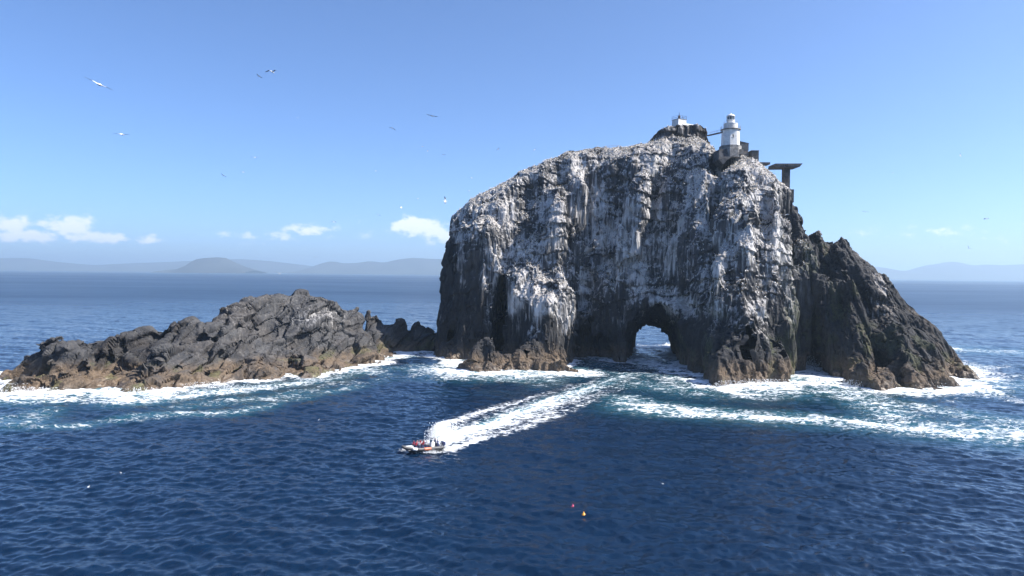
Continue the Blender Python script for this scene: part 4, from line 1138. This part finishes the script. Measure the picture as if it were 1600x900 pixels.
for (px, py, lb) in [(189, 740, 'white gannet afloat below the rock island'), (138, 762, 'white gannet afloat, lowest on the left water'),
                     (298, 708, 'white gannet afloat nearest the island foam'), (498, 657, 'white gannet afloat between the island and the boat')]:
    p = on_sea(px, py); o = add_object('floating_gannet', SIT); o.location = (p[0], p[1], 0.02); o.rotation_euler = (0, 0, random.uniform(0, 6)); o.scale = (.5, .5, .5)
    tag(o, lb, 'bird', 'gannets afloat on the sea')
# the colony on the ledges
toc = EYE - STACK_V; toc /= np.linalg.norm(toc, axis=1, keepdims=True)
okv = (STACK_N[:, 2] > .5) & (STACK_GUANO > .12) & (STACK_V[:, 2] > 26) & ((STACK_N * toc).sum(1) > -.12) & (STACK_V[:, 0] < 116)
cand = np.flatnonzero(okv)
cand = RNG.permutation(cand)
cellk = {}
pick = []
for c in cand:
    key = tuple((STACK_V[c] / .95).astype(int))
    if key in cellk: continue
    cellk[key] = 1; pick.append(c)
    if len(pick) >= 4600: break
print('colony', len(cand), len(pick))
near_first = sorted(pick, key=lambda c: STACK_V[c][1])
indiv = near_first[:300]
for c in indiv:
    o = add_object('nesting_gannet', SIT); o.location = STACK_V[c] + np.array([0, 0, -.03]); o.rotation_euler = (0, 0, random.uniform(0, 6.28))
    tag(o, 'white gannet sitting on a ledge of the sea stack', 'bird', 'gannets nesting on the ledges of the stack')
SITLOW = sitting_mesh([0, 2, 3, 4, 6, 8], 4)
sv = np.array([v.co for v in SITLOW.vertices]); sq = [list(p.vertices) for p in SITLOW.polygons]; sm = np.array([p.material_index for p in SITLOW.polygons])
q4 = np.array([q for q in sq if len(q) == 4]); m4 = np.array([m for q, m in zip(sq, sm) if len(q) == 4])
rest = near_first[300:]
AV, AQ, AM = [], [], []
for n_, c in enumerate(rest):
    a_ = random.uniform(0, 6.28); cs, sn = math.cos(a_), math.sin(a_); k = random.uniform(.85, 1.1)
    vv = sv * k; vv = np.stack([vv[:, 0] * cs - vv[:, 1] * sn, vv[:, 0] * sn + vv[:, 1] * cs, vv[:, 2] - .03], 1) + STACK_V[c]
    AV.append(vv); AQ.append(q4 + n_ * len(sv)); AM.append(m4)
me = mesh_np('gannet_colony', np.concatenate(AV), np.concatenate(AQ))
for m in (BW, BK, BY): me.materials.append(m)
me.polygons.foreach_set('material_index', np.concatenate(AM).astype(np.int32))
tag(add_object('gannet_colony', me), 'dense colony of white gannets crowding the upper ledges of the stack', kind='stuff')

# ------------------------------------------------------------------ spray thrown up by the boat and the surf
def spray(name, sources, label):
    tet = np.array([[1, 0, 0], [-1, 0, 0], [0, 1, 0], [0, -1, 0], [0, 0, 1], [0, 0, -1]], float)
    tf = np.array([[0, 2, 4], [2, 1, 4], [1, 3, 4], [3, 0, 4], [2, 0, 5], [1, 2, 5], [3, 1, 5], [0, 3, 5]])
    C, S_ = [], []
    for (p, sx, sy, sz, n, s) in sources:
        q = RNG.normal(size=(n, 3)) * np.array([sx, sy, 1.0]); q[:, 2] = np.clip(RNG.exponential(.36, n), 0, 1.1) * sz
        q[:, :2] *= np.clip(1.1 - q[:, 2:] / (sz * 2.2), .3, 1.2)
        C.append(p + q); S_.append(RNG.uniform(.4, 1.3, n) * s)
    C = np.concatenate(C); S_ = np.concatenate(S_)
    Vt = (C[:, None] + tet[None] * S_[:, None, None]).reshape(-1, 3)
    Qt = (tf[None] + np.arange(len(C))[:, None, None] * 6).reshape(-1, 3)
    me = mesh_np(name, Vt, Qt, True)
    return tag(add_object(name, me, FOAMW), label, kind='stuff')
FOAMW = simple_mat('white_spray', (.86, .88, .90), .8, var=.03)
def sp(px, py, sx, sy, sz, n, s): return (on_sea(px, py), sx, sy, sz, n, s)
spray('boat_spray', [sp(692, 678, 1.3, 2.4, 1.9, 1700, .085), sp(684, 683, .9, 1.5, 1.7, 900, .08), sp(700, 672, 1.6, 3.0, 1.2, 900, .085),
                     sp(690, 700, 1.2, .9, .7, 700, .07), sp(668, 707, 1.6, .4, .45, 400, .06), sp(633, 704, .5, .5, .4, 160, .05)], 'white spray thrown up behind the tour boat')
spray('surf_spray', [sp(1256, 575, 2.0, 5.0, 4.0, 1500, .12), sp(1200, 602, 5.0, 1.0, 1.6, 900, .10), sp(1150, 606, 4.0, 1.0, 1.8, 700, .10), sp(1330, 604, 5.0, 1.2, 1.8, 900, .10),
                     sp(1420, 602, 7.0, 1.5, 2.2, 1500, .11), sp(1500, 578, 3.0, 4.0, 2.5, 1100, .12), sp(830, 586, 6.0, 1.2, 1.0, 600, .09), sp(60, 616, 6.0, 1.0, 1.6, 900, .09),
                     sp(240, 614, 6.0, 1.0, 1.2, 700, .09), sp(330, 606, 6.0, 1.2, 1.4, 800, .09), sp(10, 612, 4.0, 1.0, 2.0, 700, .09)], 'white spray of the surf along the feet of the rocks')
